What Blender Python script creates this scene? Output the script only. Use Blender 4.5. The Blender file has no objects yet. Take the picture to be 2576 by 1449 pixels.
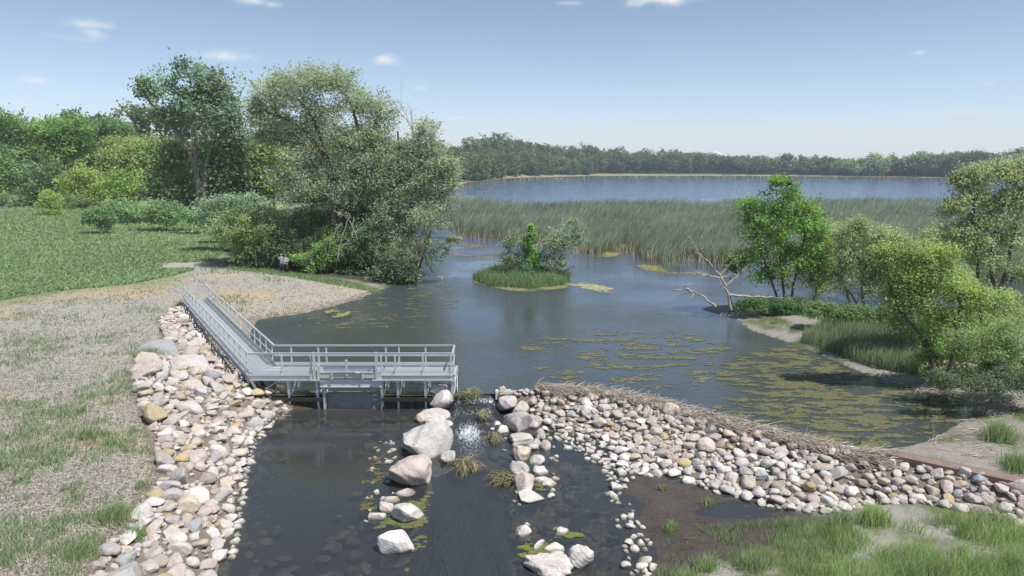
import bpy, math, random
import numpy as np
from mathutils import Vector, Matrix
R = math.radians
rng = np.random.default_rng(7)
random.seed(7)
S = bpy.context.scene
COL = S.collection

# ------------------------------------------------------------------ camera
W, FPX, HOR, CAMZ = 2576.0, 731.0/1024*2576, 411.0, 10.8
PITCH = math.atan((724.5-HOR)/FPX)
cam = bpy.data.cameras.new('camera'); camo = bpy.data.objects.new('camera', cam); COL.objects.link(camo)
camo.location = (0, 0, CAMZ); camo.rotation_euler = (math.pi/2-PITCH, 0, 0)
cam.sensor_width = 36; cam.lens = 36*FPX/W; cam.clip_end = 20000; cam.clip_start = 0.5
S.camera = camo
# ------------------------------------------------------------------ sky and sun
SUN_DIR = Vector((0.40, -0.27, 0.875)).normalized()
SUN_EL = math.asin(SUN_DIR.z); SUN_AZ = math.atan2(SUN_DIR.x, SUN_DIR.y)
wd = bpy.data.worlds.new('World'); S.world = wd; wd.use_nodes = True
nt = wd.node_tree; nt.nodes.clear()
def N(nt, t, **k):
    n = nt.nodes.new(t)
    for a, b in k.items(): setattr(n, a, b)
    return n
def L(nt, a, b): nt.links.new(a, b)
def M2(nt, op, a, b=None, c=None, clamp=False):
    n = nt.nodes.new('ShaderNodeMath'); n.operation = op; n.use_clamp = clamp
    for i, v in enumerate((a, b, c)):
        if v is None: continue
        if isinstance(v, (int, float)): n.inputs[i].default_value = v
        else: nt.links.new(v, n.inputs[i])
    return n.outputs[0]
sky = N(nt, 'ShaderNodeTexSky', sky_type='NISHITA', sun_disc=False, sun_elevation=SUN_EL, sun_rotation=SUN_AZ,
        altitude=0, air_density=1.0, dust_density=0.15, ozone_density=1.2)
bg = N(nt, 'ShaderNodeBackground'); bg.inputs[1].default_value = 0.105
out = N(nt, 'ShaderNodeOutputWorld')
tc = N(nt, 'ShaderNodeTexCoord'); sep = N(nt, 'ShaderNodeSeparateXYZ'); L(nt, tc.outputs['Generated'], sep.inputs[0])
az = M2(nt, 'ARCTAN2', sep.outputs[0], sep.outputs[1]); el = M2(nt, 'ARCSINE', sep.outputs[2])
noi = N(nt, 'ShaderNodeTexNoise'); noi.inputs['Scale'].default_value = 26; noi.inputs['Detail'].default_value = 6
mp = N(nt, 'ShaderNodeMapping'); mp.inputs['Scale'].default_value = (1, 1, 2.4)
L(nt, tc.outputs['Generated'], mp.inputs[0]); L(nt, mp.outputs[0], noi.inputs[0])
def azel(px, py):
    u = (px-1288)/FPX; v = (724.5-py)/FPX
    d = Vector((u, math.cos(PITCH)+v*math.sin(PITCH), -math.sin(PITCH)+v*math.cos(PITCH))).normalized()
    return math.atan2(d.x, d.y), math.asin(d.z)
CLOUDS = [(225,62,62,11,1.2),(238,85,30,16,1.0),(200,97,60,8,.45),(552,141,62,12,1.2),(620,143,30,7,.6),(966,151,36,14,1.3),(86,202,36,9,1.),
          (640,3,40,9,1.1),(690,11,36,8,.9),(1655,0,108,16,1.7),(1150,297,28,6,.95),(1057,222,22,7,.8),(305,266,22,7,.6),(2312,134,20,9,.8),
          (2486,210,24,7,.6),(1192,258,10,5,.5),(678,282,45,12,.8),(2050,302,130,10,.4),(2420,282,130,12,.4),(1900,318,300,9,.25),(200,236,240,18,.22),(60,262,120,20,.25),(1430,8,40,6,.6)]
tot = None
for (px, py, w, h, s) in CLOUDS:
    a0, e0 = azel(px, py); wa = w/FPX*1.25; we = h/FPX*1.35
    da = M2(nt, 'DIVIDE', M2(nt, 'SUBTRACT', az, a0), wa); de = M2(nt, 'DIVIDE', M2(nt, 'SUBTRACT', el, e0), we)
    d = M2(nt, 'SQRT', M2(nt, 'ADD', M2(nt, 'MULTIPLY', da, da), M2(nt, 'MULTIPLY', de, de)))
    m = M2(nt, 'SUBTRACT', 1.0, d)
    m = M2(nt, 'ADD', m, M2(nt, 'MULTIPLY', M2(nt, 'SUBTRACT', noi.outputs[0], 0.52), 2.6))
    m = M2(nt, 'MULTIPLY', M2(nt, 'MULTIPLY', m, M2(nt, 'SUBTRACT', 1.25, d, clamp=True), clamp=True), s*0.62, clamp=True)
    tot = m if tot is None else M2(nt, 'MAXIMUM', tot, m)
mixc = N(nt, 'ShaderNodeMix', data_type='RGBA'); mixc.inputs[7].default_value = (6.3, 6.4, 6.6, 1)
hs = N(nt, 'ShaderNodeHueSaturation'); hs.inputs['Saturation'].default_value = 0.80; hs.inputs['Value'].default_value = 1.0
tint = N(nt, 'ShaderNodeVectorMath', operation='MULTIPLY'); tint.inputs[1].default_value = (.585, .70, .765); L(nt, sky.outputs[0], tint.inputs[0]); mrh = N(nt, 'ShaderNodeMapRange', interpolation_type='SMOOTHSTEP'); mrh.inputs[1].default_value = .0; mrh.inputs[2].default_value = .25; L(nt, el, mrh.inputs[0])
hz1 = N(nt, 'ShaderNodeMix', data_type='RGBA'); hz1.inputs[6].default_value = (1.28, 1.15, 1.36, 1); hz1.inputs[7].default_value = (1, 1, 1, 1); L(nt, mrh.outputs[0], hz1.inputs[0])
tint2 = N(nt, 'ShaderNodeVectorMath', operation='MULTIPLY'); L(nt, tint.outputs[0], tint2.inputs[0]); L(nt, hz1.outputs[2], tint2.inputs[1]); L(nt, tint2.outputs[0], hs.inputs['Color'])
L(nt, tot, mixc.inputs[0]); L(nt, hs.outputs[0], mixc.inputs[6])
L(nt, mixc.outputs[2], bg.inputs[0]); L(nt, bg.outputs[0], out.inputs[0])
sl = bpy.data.lights.new('sun', 'SUN'); sl.energy = 4.2; sl.angle = R(0.53); sl.color = (1, 0.955, 0.9)
so = bpy.data.objects.new('sun', sl); COL.objects.link(so); so.rotation_euler = SUN_DIR.to_track_quat('Z', 'Y').to_euler()
S.view_settings.view_transform = 'Standard'; S.view_settings.look = 'None'; S.view_settings.exposure = 0.44; S.view_settings.gamma = 1
S.view_settings.use_curve_mapping = False
S.cycles.max_bounces = 9; S.cycles.diffuse_bounces = 5; S.cycles.glossy_bounces = 3; S.cycles.transparent_max_bounces = 10
S.cycles.transmission_bounces = 4; S.cycles.volume_bounces = 1; S.cycles.caustics_reflective = False; S.cycles.caustics_refractive = False

# ------------------------------------------------------------------ helpers
def ray(px, py):
    u = (px-1288)/FPX; v = (724.5-py)/FPX
    return u, math.cos(PITCH)+v*math.sin(PITCH), -math.sin(PITCH)+v*math.cos(PITCH)
def G(px, py, z=0.0):                       # where the sight line meets the level z
    dx, dy, dz = ray(px, py); t = (z-CAMZ)/dz
    return dx*t, dy*t
def P3(px, py, y):                          # ... or an upright plane at distance y
    dx, dy, dz = ray(px, py); t = y/dy
    return np.array((dx*t, y, CAMZ+dz*t))
def poly(pts, z=0.0): return np.array([G(p[0], p[1], p[2] if len(p) > 2 else z) for p in pts])
def tag(o, label=None, cat=None, group=None, kind=None):
    if label: o['label'] = label
    if cat: o['category'] = cat
    if group: o['group'] = group
    if kind: o['kind'] = kind
    return o
def empty(name, loc, label=None, cat=None, group=None, kind=None):
    o = bpy.data.objects.new(name, None); COL.objects.link(o); o.location = tuple(loc); o.empty_display_size = .3
    return tag(o, label, cat, group, kind)
def hang(o, parent):
    if parent is not None:
        o.parent = parent
        o.matrix_parent_inverse = Matrix.Translation(-Vector(parent.location)) if parent.parent is None else \
            Matrix.Translation(-Vector(parent.location)-Vector(parent.parent.location))
def npmesh(name, v, f, mat, col=None, parent=None, smooth=False, loc=None):
    """v Nx3 in world space, f MxK, col Nx3; ONE mesh object"""
    v = np.asarray(v, dtype=np.float32); f = np.asarray(f, dtype=np.int32)
    if loc is not None: v = v-np.asarray(loc, dtype=np.float32)
    me = bpy.data.meshes.new(name); k = f.shape[1]
    me.vertices.add(len(v)); me.vertices.foreach_set('co', v.ravel())
    me.loops.add(f.size); me.loops.foreach_set('vertex_index', f.ravel())
    me.polygons.add(len(f)); me.polygons.foreach_set('loop_start', np.arange(0, f.size, k, dtype=np.int32))
    me.polygons.foreach_set('loop_total', np.full(len(f), k, dtype=np.int32))
    if smooth: me.polygons.foreach_set('use_smooth', np.ones(len(f), dtype=bool))
    me.update(calc_edges=True)
    if col is not None:
        a = me.color_attributes.new('Col', 'FLOAT_COLOR', 'POINT')
        c = np.ones((len(v), 4), dtype=np.float32); c[:, :col.shape[1]] = col; a.data.foreach_set('color', c.ravel())
    me.materials.append(mat)
    o = bpy.data.objects.new(name, me); COL.objects.link(o)
    if loc is not None: o.location = tuple(loc)
    hang(o, parent)
    return o
class MB:
    """collects boxes, bars, tubes and sheets, then links them as ONE mesh object"""
    def __init__(s): s.v = []; s.f = []
    def box(s, a, b):
        (x0, y0, z0), (x1, y1, z1) = a, b; n = len(s.v)
        s.v += [(x0,y0,z0),(x1,y0,z0),(x1,y1,z0),(x0,y1,z0),(x0,y0,z1),(x1,y0,z1),(x1,y1,z1),(x0,y1,z1)]
        s.f += [tuple(n+i for i in q) for q in ((3,2,1,0),(4,5,6,7),(0,1,5,4),(1,2,6,5),(2,3,7,6),(3,0,4,7))]; return s
    def bar(s, p, q, w, h, up=(0,0,1)):     # beam from p to q, w across and h along up
        p, q = Vector(p), Vector(q); d = (q-p).normalized(); up = Vector(up)
        sd = d.cross(up)
        if sd.length < 1e-4: sd = d.cross(Vector((1,0,0)))
        sd.normalize(); u2 = sd.cross(d).normalized(); n = len(s.v)
        for e in (p, q):
            for i, j in ((-1,-1),(1,-1),(1,1),(-1,1)): s.v.append(tuple(e+sd*(w/2*i)+u2*(h/2*j)))
        s.f += [tuple(n+i for i in t) for t in ((3,2,1,0),(4,5,6,7),(0,1,5,4),(1,2,6,5),(2,3,7,6),(3,0,4,7))]; return s
    def quad(s, *p):
        n = len(s.v); s.v += [tuple(x) for x in p]; s.f.append(tuple(range(n, n+len(p)))); return s
    def rings(s, rings, cap=True):          # loft through closed rings of equal length
        n = len(s.v); k = len(rings[0])
        for r in rings: s.v += [tuple(p) for p in r]
        for i in range(len(rings)-1):
            for j in range(k): s.f.append((n+i*k+j, n+i*k+(j+1) % k, n+(i+1)*k+(j+1) % k, n+(i+1)*k+j))
        if cap: s.f.append(tuple(n+j for j in range(k))[::-1]); s.f.append(tuple(n+(len(rings)-1)*k+j for j in range(k)))
        return s
    def tube(s, pts, rad, k=8):
        v, f = tube_np(np.array(pts, float), np.array(rad, float) if not np.isscalar(rad) else np.full(len(pts), rad), k)
        n = len(s.v); s.v += [tuple(x) for x in v]; s.f += [tuple(int(i)+n for i in q) for q in f]; return s
    def build(s, name, mat, parent=None, smooth=False, loc=None):
        me = bpy.data.meshes.new(name); l = Vector(loc) if loc is not None else Vector((0,0,0))
        me.from_pydata([tuple(Vector(x)-l) for x in s.v], [], s.f); me.materials.append(mat)
        if smooth: me.polygons.foreach_set('use_smooth', [True]*len(me.polygons))
        me.update(); o = bpy.data.objects.new(name, me); COL.objects.link(o); o.location = l; hang(o, parent); return o
def tube_np(pts, rad, k=6):
    n = len(pts); d = np.gradient(pts, axis=0); d /= np.linalg.norm(d, axis=1)[:, None]+1e-9
    ref = np.array((0.31, 0.17, 0.93)); s = np.cross(d, ref); s /= np.linalg.norm(s, axis=1)[:, None]+1e-9; t = np.cross(s, d)
    a = np.arange(k)*2*math.pi/k
    v = (pts[:, None, :]+rad[:, None, None]*(np.cos(a)[None, :, None]*s[:, None, :]+np.sin(a)[None, :, None]*t[:, None, :])).reshape(-1, 3)
    i = np.arange(n-1)[:, None]*k; j = np.arange(k)[None, :]
    f = np.stack([i+j, i+(j+1) % k, i+k+(j+1) % k, i+k+j], -1).reshape(-1, 4)
    return v, f
class Tubes:
    def __init__(s): s.v = []; s.f = []; s.n = 0
    def add(s, pts, rad, k=6):
        v, f = tube_np(np.asarray(pts, float), np.asarray(rad, float), k); s.v.append(v); s.f.append(f+s.n); s.n += len(v)
    def out(s): return np.concatenate(s.v), np.concatenate(s.f)
def _h(ix, iy, seed):
    n = (ix.astype(np.int64)*374761393+iy.astype(np.int64)*668265263+seed*1274126177) & 0xffffffff
    n = ((n ^ (n >> 13))*1274126177) & 0xffffffff
    return ((n ^ (n >> 16)) & 0xffff)/65535.0
def vnoise(x, y, sc, seed=0):
    x = np.asarray(x)/sc; y = np.asarray(y)/sc; ix = np.floor(x); iy = np.floor(y); fx = x-ix; fy = y-iy
    fx = fx*fx*(3-2*fx); fy = fy*fy*(3-2*fy)
    a = _h(ix, iy, seed); b = _h(ix+1, iy, seed); c = _h(ix, iy+1, seed); d = _h(ix+1, iy+1, seed)
    return (a*(1-fx)+b*fx)*(1-fy)+(c*(1-fx)+d*fx)*fy
def fbm(x, y, sc, seed=0, o=4):
    r = 0; a = 1; t = 0
    for i in range(o): r = r+a*vnoise(x, y, sc/2**i, seed+i*17); t += a; a *= .55
    return r/t
def sdist(x, y, P, closed=True):
    """signed distance to polygon, positive inside"""
    x = np.asarray(x, float); y = np.asarray(y, float); best = np.full(x.shape, 1e18); ins = np.zeros(x.shape, bool)
    n = len(P)
    for i in range(n if closed else n-1):
        ax, ay = P[i]; bx, by = P[(i+1) % n]; dx, dy = bx-ax, by-ay
        t = np.clip(((x-ax)*dx+(y-ay)*dy)/(dx*dx+dy*dy+1e-12), 0, 1)
        best = np.minimum(best, (x-ax-t*dx)**2+(y-ay-t*dy)**2)
        if closed:
            c = (ay > y) != (by > y); ins ^= c & (x < (bx-ax)*(y-ay)/(by-ay+1e-12)+ax)
    d = np.sqrt(best)
    return np.where(ins, d, -d) if closed else d
def sm(a, b, x): t = np.clip((x-a)/(b-a), 0, 1); return t*t*(3-2*t)

# ------------------------------------------------------------------ materials
def mat(name, base=(.5,.5,.5), rough=.7, metal=0, attr=False, nscale=None, namt=.3, bump=0, bscale=None, trans=0, spec=.4, detail=5, coord='pos', n2=None):
    m = bpy.data.materials.new(name); m.use_nodes = True; t = m.node_tree; p = t.nodes['Principled BSDF']
    p.inputs['Base Color'].default_value = (*base, 1); p.inputs['Roughness'].default_value = rough; p.inputs['Metallic'].default_value = metal
    p.inputs['Specular IOR Level'].default_value = spec
    csock = None
    if attr:
        a = N(t, 'ShaderNodeVertexColor', layer_name='Col'); csock = a.outputs[0]
    geo = N(t, 'ShaderNodeNewGeometry')
    def nz(sc, det=detail, mus=(1,1,1)):
        n = N(t, 'ShaderNodeTexNoise'); n.inputs['Scale'].default_value = sc; n.inputs['Detail'].default_value = det; n.inputs['Roughness'].default_value = .65
        L(t, geo.outputs['Position'], n.inputs[0]); return n.outputs[0]
    if nscale:
        mul = M2(t, 'ADD', 1-namt*1.25, M2(t, 'MULTIPLY', nz(nscale), namt*2.5))
        if n2: mul = M2(t, 'MULTIPLY', mul, M2(t, 'ADD', 1-n2[1]*1.25, M2(t, 'MULTIPLY', nz(n2[0]), n2[1]*2.5)))
        mx = N(t, 'ShaderNodeVectorMath', operation='SCALE')
        if csock: L(t, csock, mx.inputs[0])
        else: mx.inputs[0].default_value = base
        L(t, mul, mx.inputs['Scale']); csock = mx.outputs[0]
    if name == 'stone':              # brownish lichen and dirt stains
        st = M2(t, 'MULTIPLY', M2(t, 'SUBTRACT', nz(1.9, 8), .52, clamp=True), 5.0, clamp=True); sx = N(t, 'ShaderNodeMix', data_type='RGBA'); L(t, M2(t, 'MULTIPLY', st, .42), sx.inputs[0]); L(t, csock, sx.inputs[6]); sx.inputs[7].default_value = (.25, .205, .165, 1)
        st2 = M2(t, 'MULTIPLY', M2(t, 'SUBTRACT', nz(13, 3), .60, clamp=True), 9.0, clamp=True); sy = N(t, 'ShaderNodeMix', data_type='RGBA'); L(t, M2(t, 'MULTIPLY', st2, .35), sy.inputs[0]); L(t, sx.outputs[2], sy.inputs[6]); sy.inputs[7].default_value = (.70, .68, .65, 1); csock = sy.outputs[2]
    if csock: L(t, csock, p.inputs['Base Color'])
    if bump:
        b = N(t, 'ShaderNodeBump'); b.inputs['Strength'].default_value = 1; b.inputs['Distance'].default_value = bump
        L(t, nz(bscale or nscale or 5), b.inputs['Height']); L(t, b.outputs[0], p.inputs['Normal'])
    if trans:
        tr = N(t, 'ShaderNodeBsdfTranslucent'); ms = N(t, 'ShaderNodeMixShader'); ms.inputs[0].default_value = trans
        if csock:
            g = N(t, 'ShaderNodeVectorMath', operation='MULTIPLY'); g.inputs[1].default_value = (1.1, 1.2, .8); L(t, csock, g.inputs[0]); L(t, g.outputs[0], tr.inputs[0])
        o = t.nodes['Material Output']; L(t, p.outputs[0], ms.inputs[1]); L(t, tr.outputs[0], ms.inputs[2]); L(t, ms.outputs[0], o.inputs[0])
    return m
MT = dict(
    leaf=mat('foliage', attr=True, rough=.6, trans=.56, spec=.25),
    grass=mat('grass_blade', attr=True, rough=.55, trans=.5, spec=.35),
    bark=mat('bark', (.115,.095,.075), .9, nscale=6, namt=.5, bump=.03, bscale=9),
    palebark=mat('pale_bark', (.20,.18,.155), .9, nscale=5, namt=.4, bump=.02),
    deadwood=mat('bleached_wood', (.42,.38,.33), .85, nscale=7, namt=.35, bump=.01),
    ground=mat('soil', attr=True, rough=.95, nscale=2.3, namt=.28, n2=(17, .42), bump=.05, bscale=9, spec=.15),
    stone=mat('stone', attr=True, rough=.85, nscale=4.5, namt=.3, n2=(28, .26), bump=.06, bscale=9, spec=.25),
    galv=mat('galvanised_steel', (.60,.635,.67), .42, metal=.35, nscale=5, namt=.10, n2=(40,.05), spec=.5),
    alu=mat('aluminium_plate', (.56,.56,.55), .45, metal=.3, nscale=3, namt=.15),
    wetsteel=mat('wet_dark_steel', (.035,.035,.03), .5, nscale=5, namt=.5, n2=(22,.4)),
    mossy=mat('mossy_steel', (.085,.095,.045), .8, nscale=6, namt=.6, n2=(25,.5), bump=.02),
    board=mat('weathered_board', (.27,.265,.26), .6, metal=.2, nscale=4, namt=.45, n2=(14,.3)),
    rust=mat('rusty_steel', (.22,.155,.13), .8, nscale=2.2, namt=.35, n2=(20,.25), bump=.01),
    litter=mat('dry_reed_litter', attr=True, rough=.85, spec=.2),
    algae=mat('algae', attr=True, rough=.7, nscale=9, namt=.4, spec=.3),
    weed=mat('waterweed', attr=True, rough=.6),
    white=mat('white_paint', (.8,.8,.79), .5, nscale=3, namt=.05),
    concrete=mat('pale_concrete', (.62,.60,.55), .85, nscale=5, namt=.25, n2=(30,.2)),
    greymetal=mat('grey_metal', (.33,.36,.40), .5, metal=.3, nscale=1, namt=.15),
    skin=mat('skin', (.55,.33,.24), .55, nscale=12, namt=.08),
    denim=mat('denim', (.035,.05,.11), .9, nscale=20, namt=.3),
    navy=mat('dark_trousers', (.02,.024,.04), .9, nscale=20, namt=.3),
    shirt=mat('grey_green_shirt', (.30,.36,.32), .9, nscale=14, namt=.15),
    blouse=mat('grey_blue_blouse', (.30,.32,.42), .9, nscale=10, namt=.35),
    hair=mat('brown_hair', (.17,.085,.05), .7, nscale=30, namt=.3),
    cap=mat('dark_grey_cap', (.09,.10,.11), .8, nscale=20, namt=.2),
    shoe=mat('shoe', (.12,.10,.09), .7, nscale=20, namt=.2),
    paper=mat('paper', (.75,.76,.78), .7, nscale=10, namt=.05),
)
def water_mat(name, murk, body, tint, bumpd, sc, rough, foam=False, stretch=(1,1,1)):
    m = bpy.data.materials.new(name); m.use_nodes = True; t = m.node_tree; t.nodes.clear(); o = N(t, 'ShaderNodeOutputMaterial')
    geo = N(t, 'ShaderNodeNewGeometry'); mpn = N(t, 'ShaderNodeMapping'); mpn.inputs['Scale'].default_value = stretch; L(t, geo.outputs['Position'], mpn.inputs[0])
    n1 = N(t, 'ShaderNodeTexNoise'); n1.inputs['Scale'].default_value = sc; n1.inputs['Detail'].default_value = 4; n1.inputs['Roughness'].default_value = .6; L(t, mpn.outputs[0], n1.inputs[0])
    n2 = N(t, 'ShaderNodeTexNoise'); n2.inputs['Scale'].default_value = .11; n2.inputs['Detail'].default_value = 3; L(t, geo.outputs['Position'], n2.inputs[0])
    amp = M2(t, 'ADD', .25, M2(t, 'MULTIPLY', M2(t, 'SUBTRACT', n2.outputs[0], .35, clamp=True), 4.0))
    b = N(t, 'ShaderNodeBump'); b.inputs['Strength'].default_value = 1; b.inputs['Distance'].default_value = bumpd
    L(t, M2(t, 'MULTIPLY', n1.outputs[0], amp), b.inputs['Height'])
    fr = N(t, 'ShaderNodeFresnel'); fr.inputs[0].default_value = 1.75 if name == 'pond_water' else 1.45; L(t, b.outputs[0], fr.inputs['Normal'])
    gl = N(t, 'ShaderNodeBsdfGlossy'); gl.inputs['Roughness'].default_value = rough; gl.inputs['Color'].default_value = (.88, .95, 1, 1); L(t, b.outputs[0], gl.inputs['Normal'])
    tr = N(t, 'ShaderNodeBsdfTransparent'); tr.inputs[0].default_value = (*tint, 1)
    df = N(t, 'ShaderNodeBsdfDiffuse')
    cr = N(t, 'ShaderNodeMix', data_type='RGBA'); cr.inputs[6].default_value = (*[c*.7 for c in body], 1); cr.inputs[7].default_value = (*[c*1.3 for c in body], 1)
    L(t, n2.outputs[0], cr.inputs[0]); L(t, cr.outputs[2], df.inputs[0])
    if name == 'pond_water':          # towards the open lake the blue of reflected sky is painted into the body colour
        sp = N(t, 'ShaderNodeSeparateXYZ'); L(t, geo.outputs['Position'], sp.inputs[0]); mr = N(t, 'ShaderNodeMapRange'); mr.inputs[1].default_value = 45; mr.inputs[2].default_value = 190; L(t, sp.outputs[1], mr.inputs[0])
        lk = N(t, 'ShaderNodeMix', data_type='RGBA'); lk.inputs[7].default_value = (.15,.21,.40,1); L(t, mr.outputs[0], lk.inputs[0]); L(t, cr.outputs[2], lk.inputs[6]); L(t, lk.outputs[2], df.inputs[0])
    mb = N(t, 'ShaderNodeMixShader'); mb.inputs[0].default_value = murk; L(t, tr.outputs[0], mb.inputs[1]); L(t, df.outputs[0], mb.inputs[2])
    mf = N(t, 'ShaderNodeMixShader'); L(t, fr.outputs[0], mf.inputs[0]); L(t, mb.outputs[0], mf.inputs[1]); L(t, gl.outputs[0], mf.inputs[2])
    last = mf.outputs[0]
    if foam:
        at = N(t, 'ShaderNodeVertexColor', layer_name='Col'); s2 = N(t, 'ShaderNodeSeparateColor'); L(t, at.outputs[0], s2.inputs[0])
        n3 = N(t, 'ShaderNodeTexNoise'); n3.inputs['Scale'].default_value = 7; n3.inputs['Detail'].default_value = 8; n3.inputs['Roughness'].default_value = .75
        mp3 = N(t, 'ShaderNodeMapping'); mp3.inputs['Scale'].default_value = (1.8, .5, 1); L(t, geo.outputs['Position'], mp3.inputs[0]); L(t, mp3.outputs[0], n3.inputs[0])
        fm = M2(t, 'MULTIPLY', M2(t, 'SUBTRACT', M2(t, 'ADD', n3.outputs[0], M2(t, 'MULTIPLY', s2.outputs[0], .3)), .60, clamp=True), 4.0, clamp=True)
        fm = M2(t, 'MULTIPLY', fm, M2(t, 'MULTIPLY', s2.outputs[0], 2.2, clamp=True))
        fd = N(t, 'ShaderNodeBsdfDiffuse'); fd.inputs[0].default_value = (.62,.66,.70,1)
        m3 = N(t, 'ShaderNodeMixShader'); L(t, fm, m3.inputs[0]); L(t, last, m3.inputs[1]); L(t, fd.outputs[0], m3.inputs[2]); last = m3.outputs[0]
    L(t, last, o.inputs[0]); return m
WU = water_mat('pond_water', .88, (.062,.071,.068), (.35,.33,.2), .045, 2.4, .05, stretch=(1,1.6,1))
WL = water_mat('pool_water', .38, (.075,.082,.088), (.72,.72,.62), .012, 2.6, .04, foam=True, stretch=(1,.6,1))

# ------------------------------------------------------------------ plan of the land, from the shorelines
LAND = poly([(1052,716),(990,718),(940,738),(860,765),(760,790),(650,803),(622,850),(640,900),(690,960),(735,985),(722,1014,-.7),(655,1058,-.7),(622,1120,-.7),(600,1200,-.7),
             (585,1290,-.7),(560,1380,-.7),(540,1449,-.7),(500,1700,-.7),(420,2300,-.7),(-4500,1900,-.7),(-9000,600),(-9000,425),(9000,425),(2900,456),(2576,452),(2400,449),(2100,445),(1800,443),(1500,443),(1300,448),
             (1180,458),(1090,485),(1060,520),(1048,580),(1058,650)])
CREST = np.array([G(*p) for p in [(1256,988,.1),(1350,985,.15),(1480,990,.2),(1560,1000,.25),(1650,1018,.25),(1750,1045,.25),(1850,1070,.25),(2000,1108,.25),(2120,1140,.25),(2210,1152,.25),(2400,1184,.3),(2576,1220,.3),(2900,1290,.3),(3600,1440,.3)]])
LOWER = np.array([G(*p) for p in [(1256,1020,-.7),(1340,1060,-.7),(1420,1090,-.7),(1510,1110,-.7),(1540,1160,-.7),(1600,1190,-.7),(1700,1203,-.7),(1800,1240,-.7),(1900,1265,-.7),(2050,1300,-.7),(2110,1290,-.6),(2210,1250,-.3),(2350,1252,-.1),(2500,1292,-.1),(2900,1390,-.1),(3600,1600,-.1)]])
BERM = np.concatenate([CREST, LOWER[::-1]])
DAM = np.concatenate([[[-400., 33.3], [-.75, 33.3]], CREST[1:], [[120., 8.]]])
MUD = poly([(1590,1190),(1700,1203),(1900,1265),(2080,1300),(2140,1449),(2100,1800),(1660,1800),(1650,1449),(1640,1380),(1590,1300),(1575,1240)], -.7)
LANDR = poly([(2080,1300),(2200,1245),(2350,1236),(2576,1285),(2900,1340),(3600,1450),(3600,2300),(1660,2300),(1700,1449),(1800,1400),(1960,1350),(2040,1310)], -.6)
PEN = poly([(1760,778),(1850,802),(1890,832),(2015,872),(2130,922),(2250,968),(2400,1003),(2440,1050),(2380,1085),(2330,1110),(2260,1128),(2195,1126),(2400,1180),(2576,1216),(3600,1430),(3600,760),(2576,790),(2300,792),(2150,797),(2030,772),(1900,763),(1800,766)], 0)
ISLE = poly([(1186,702),(1230,720),(1330,727),(1420,718),(1436,700),(1390,684),(1250,681)])
MEADOW = poly([(-3000,440),(900,440),(900,600),(640,650),(520,655),(440,690),(330,715),(300,730),(120,735),(0,765),(-600,850),(-3000,900)], .7)
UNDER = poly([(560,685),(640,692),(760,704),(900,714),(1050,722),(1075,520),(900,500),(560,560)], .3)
BAND = poly([(462,768),(440,783),(402,800),(418,860),(352,912),(328,940),(345,1000),(385,1100),(402,1160),(398,1200),(350,1290),(285,1350),(235,1430),(180,1520),(110,1700)], .6)
BAND = np.concatenate([BAND, poly([(470,1700,-.6),(540,1449,-.6),(565,1370,-.6),(590,1290,-.6),(604,1190,-.6),(628,1115,-.6),(655,1058,-.6),(722,1020,-.5),(690,985,0),(640,955,.2),(590,890,.3),(530,820,.5),(490,775,.6)])])
def below_dam(x, y):
    yd = np.interp(x, DAM[:, 0], DAM[:, 1]); return yd-y          # positive on the lower side
def height(x, y):
    x = np.asarray(x, float); y = np.asarray(y, float)
    bd = below_dam(x, y); lvl = -.7*sm(-.4, .6, bd)
    bot = lvl-.45-.25*fbm(x, y, 3, 5)
    s = sdist(x, y, LAND)
    Lr = np.where(bd > -1, 1.7, np.where(y > 80, 12, 6.))
    h = np.where(s > 0, lvl+(.95-lvl)*(1-np.exp(-np.maximum(s, 0)/Lr)), np.maximum(bot, lvl+s*.35))
    h = h+np.where(s > 2, (fbm(x, y, 9, 2)-.5)*.25*np.clip((s-2)/6, 0, 1), 0)
    # the wooded rise behind the far shore
    h = h+np.where((y > 300) & (s > 8), np.clip((s-8)/75, 0, 1)*21*np.exp(-np.maximum(x+20, 0)/120.)*sm(-400, -40, x), 0)
    sb = sdist(x, y, BERM); dc = sdist(x, y, CREST, False); dl = sdist(x, y, LOWER, False)
    hb = np.where(sb > 0, -.75+1.0*np.clip(dc*0+dl/(dc+dl+1e-6), 0, 1), -9)
    up = np.where((bd < 0) & (x > -.7), .25-dc*.55, -9); h = np.maximum(h, np.maximum(hb, np.maximum(up, lvl-.6)))
    s = sdist(x, y, MUD); h = np.maximum(h, np.where(s > -2, -.715+.06*np.clip(s, -2, 1.2)+(fbm(x, y, 1.3, 9)-.5)*.20, -9))
    pu = np.array(G(1850, 1285, -.7)); h = h-.16*np.exp(-((x-pu[0])/1.5)**2-((y-pu[1])/.55)**2)*(s > 0)
    s = sdist(x, y, LANDR); h = np.maximum(h, np.where(s > -1, -.66+.62*(1-np.exp(-np.maximum(s, 0)/2.2))+(fbm(x, y, 1.5, 11)-.5)*.1, -9))
    s = sdist(x, y, PEN); h = np.maximum(h, np.where(s > -3, np.where(s > 0, .38*(1-np.exp(-s/2.0))+(fbm(x, y, 2, 13)-.5)*.08*np.clip(s, 0, 1), s*.25), -9))
    s = sdist(x, y, ISLE); h = np.maximum(h, np.where(s > -3, np.where(s > 0, .45*(1-np.exp(-s/1.2)), s*.3), -9))
    return h
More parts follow.
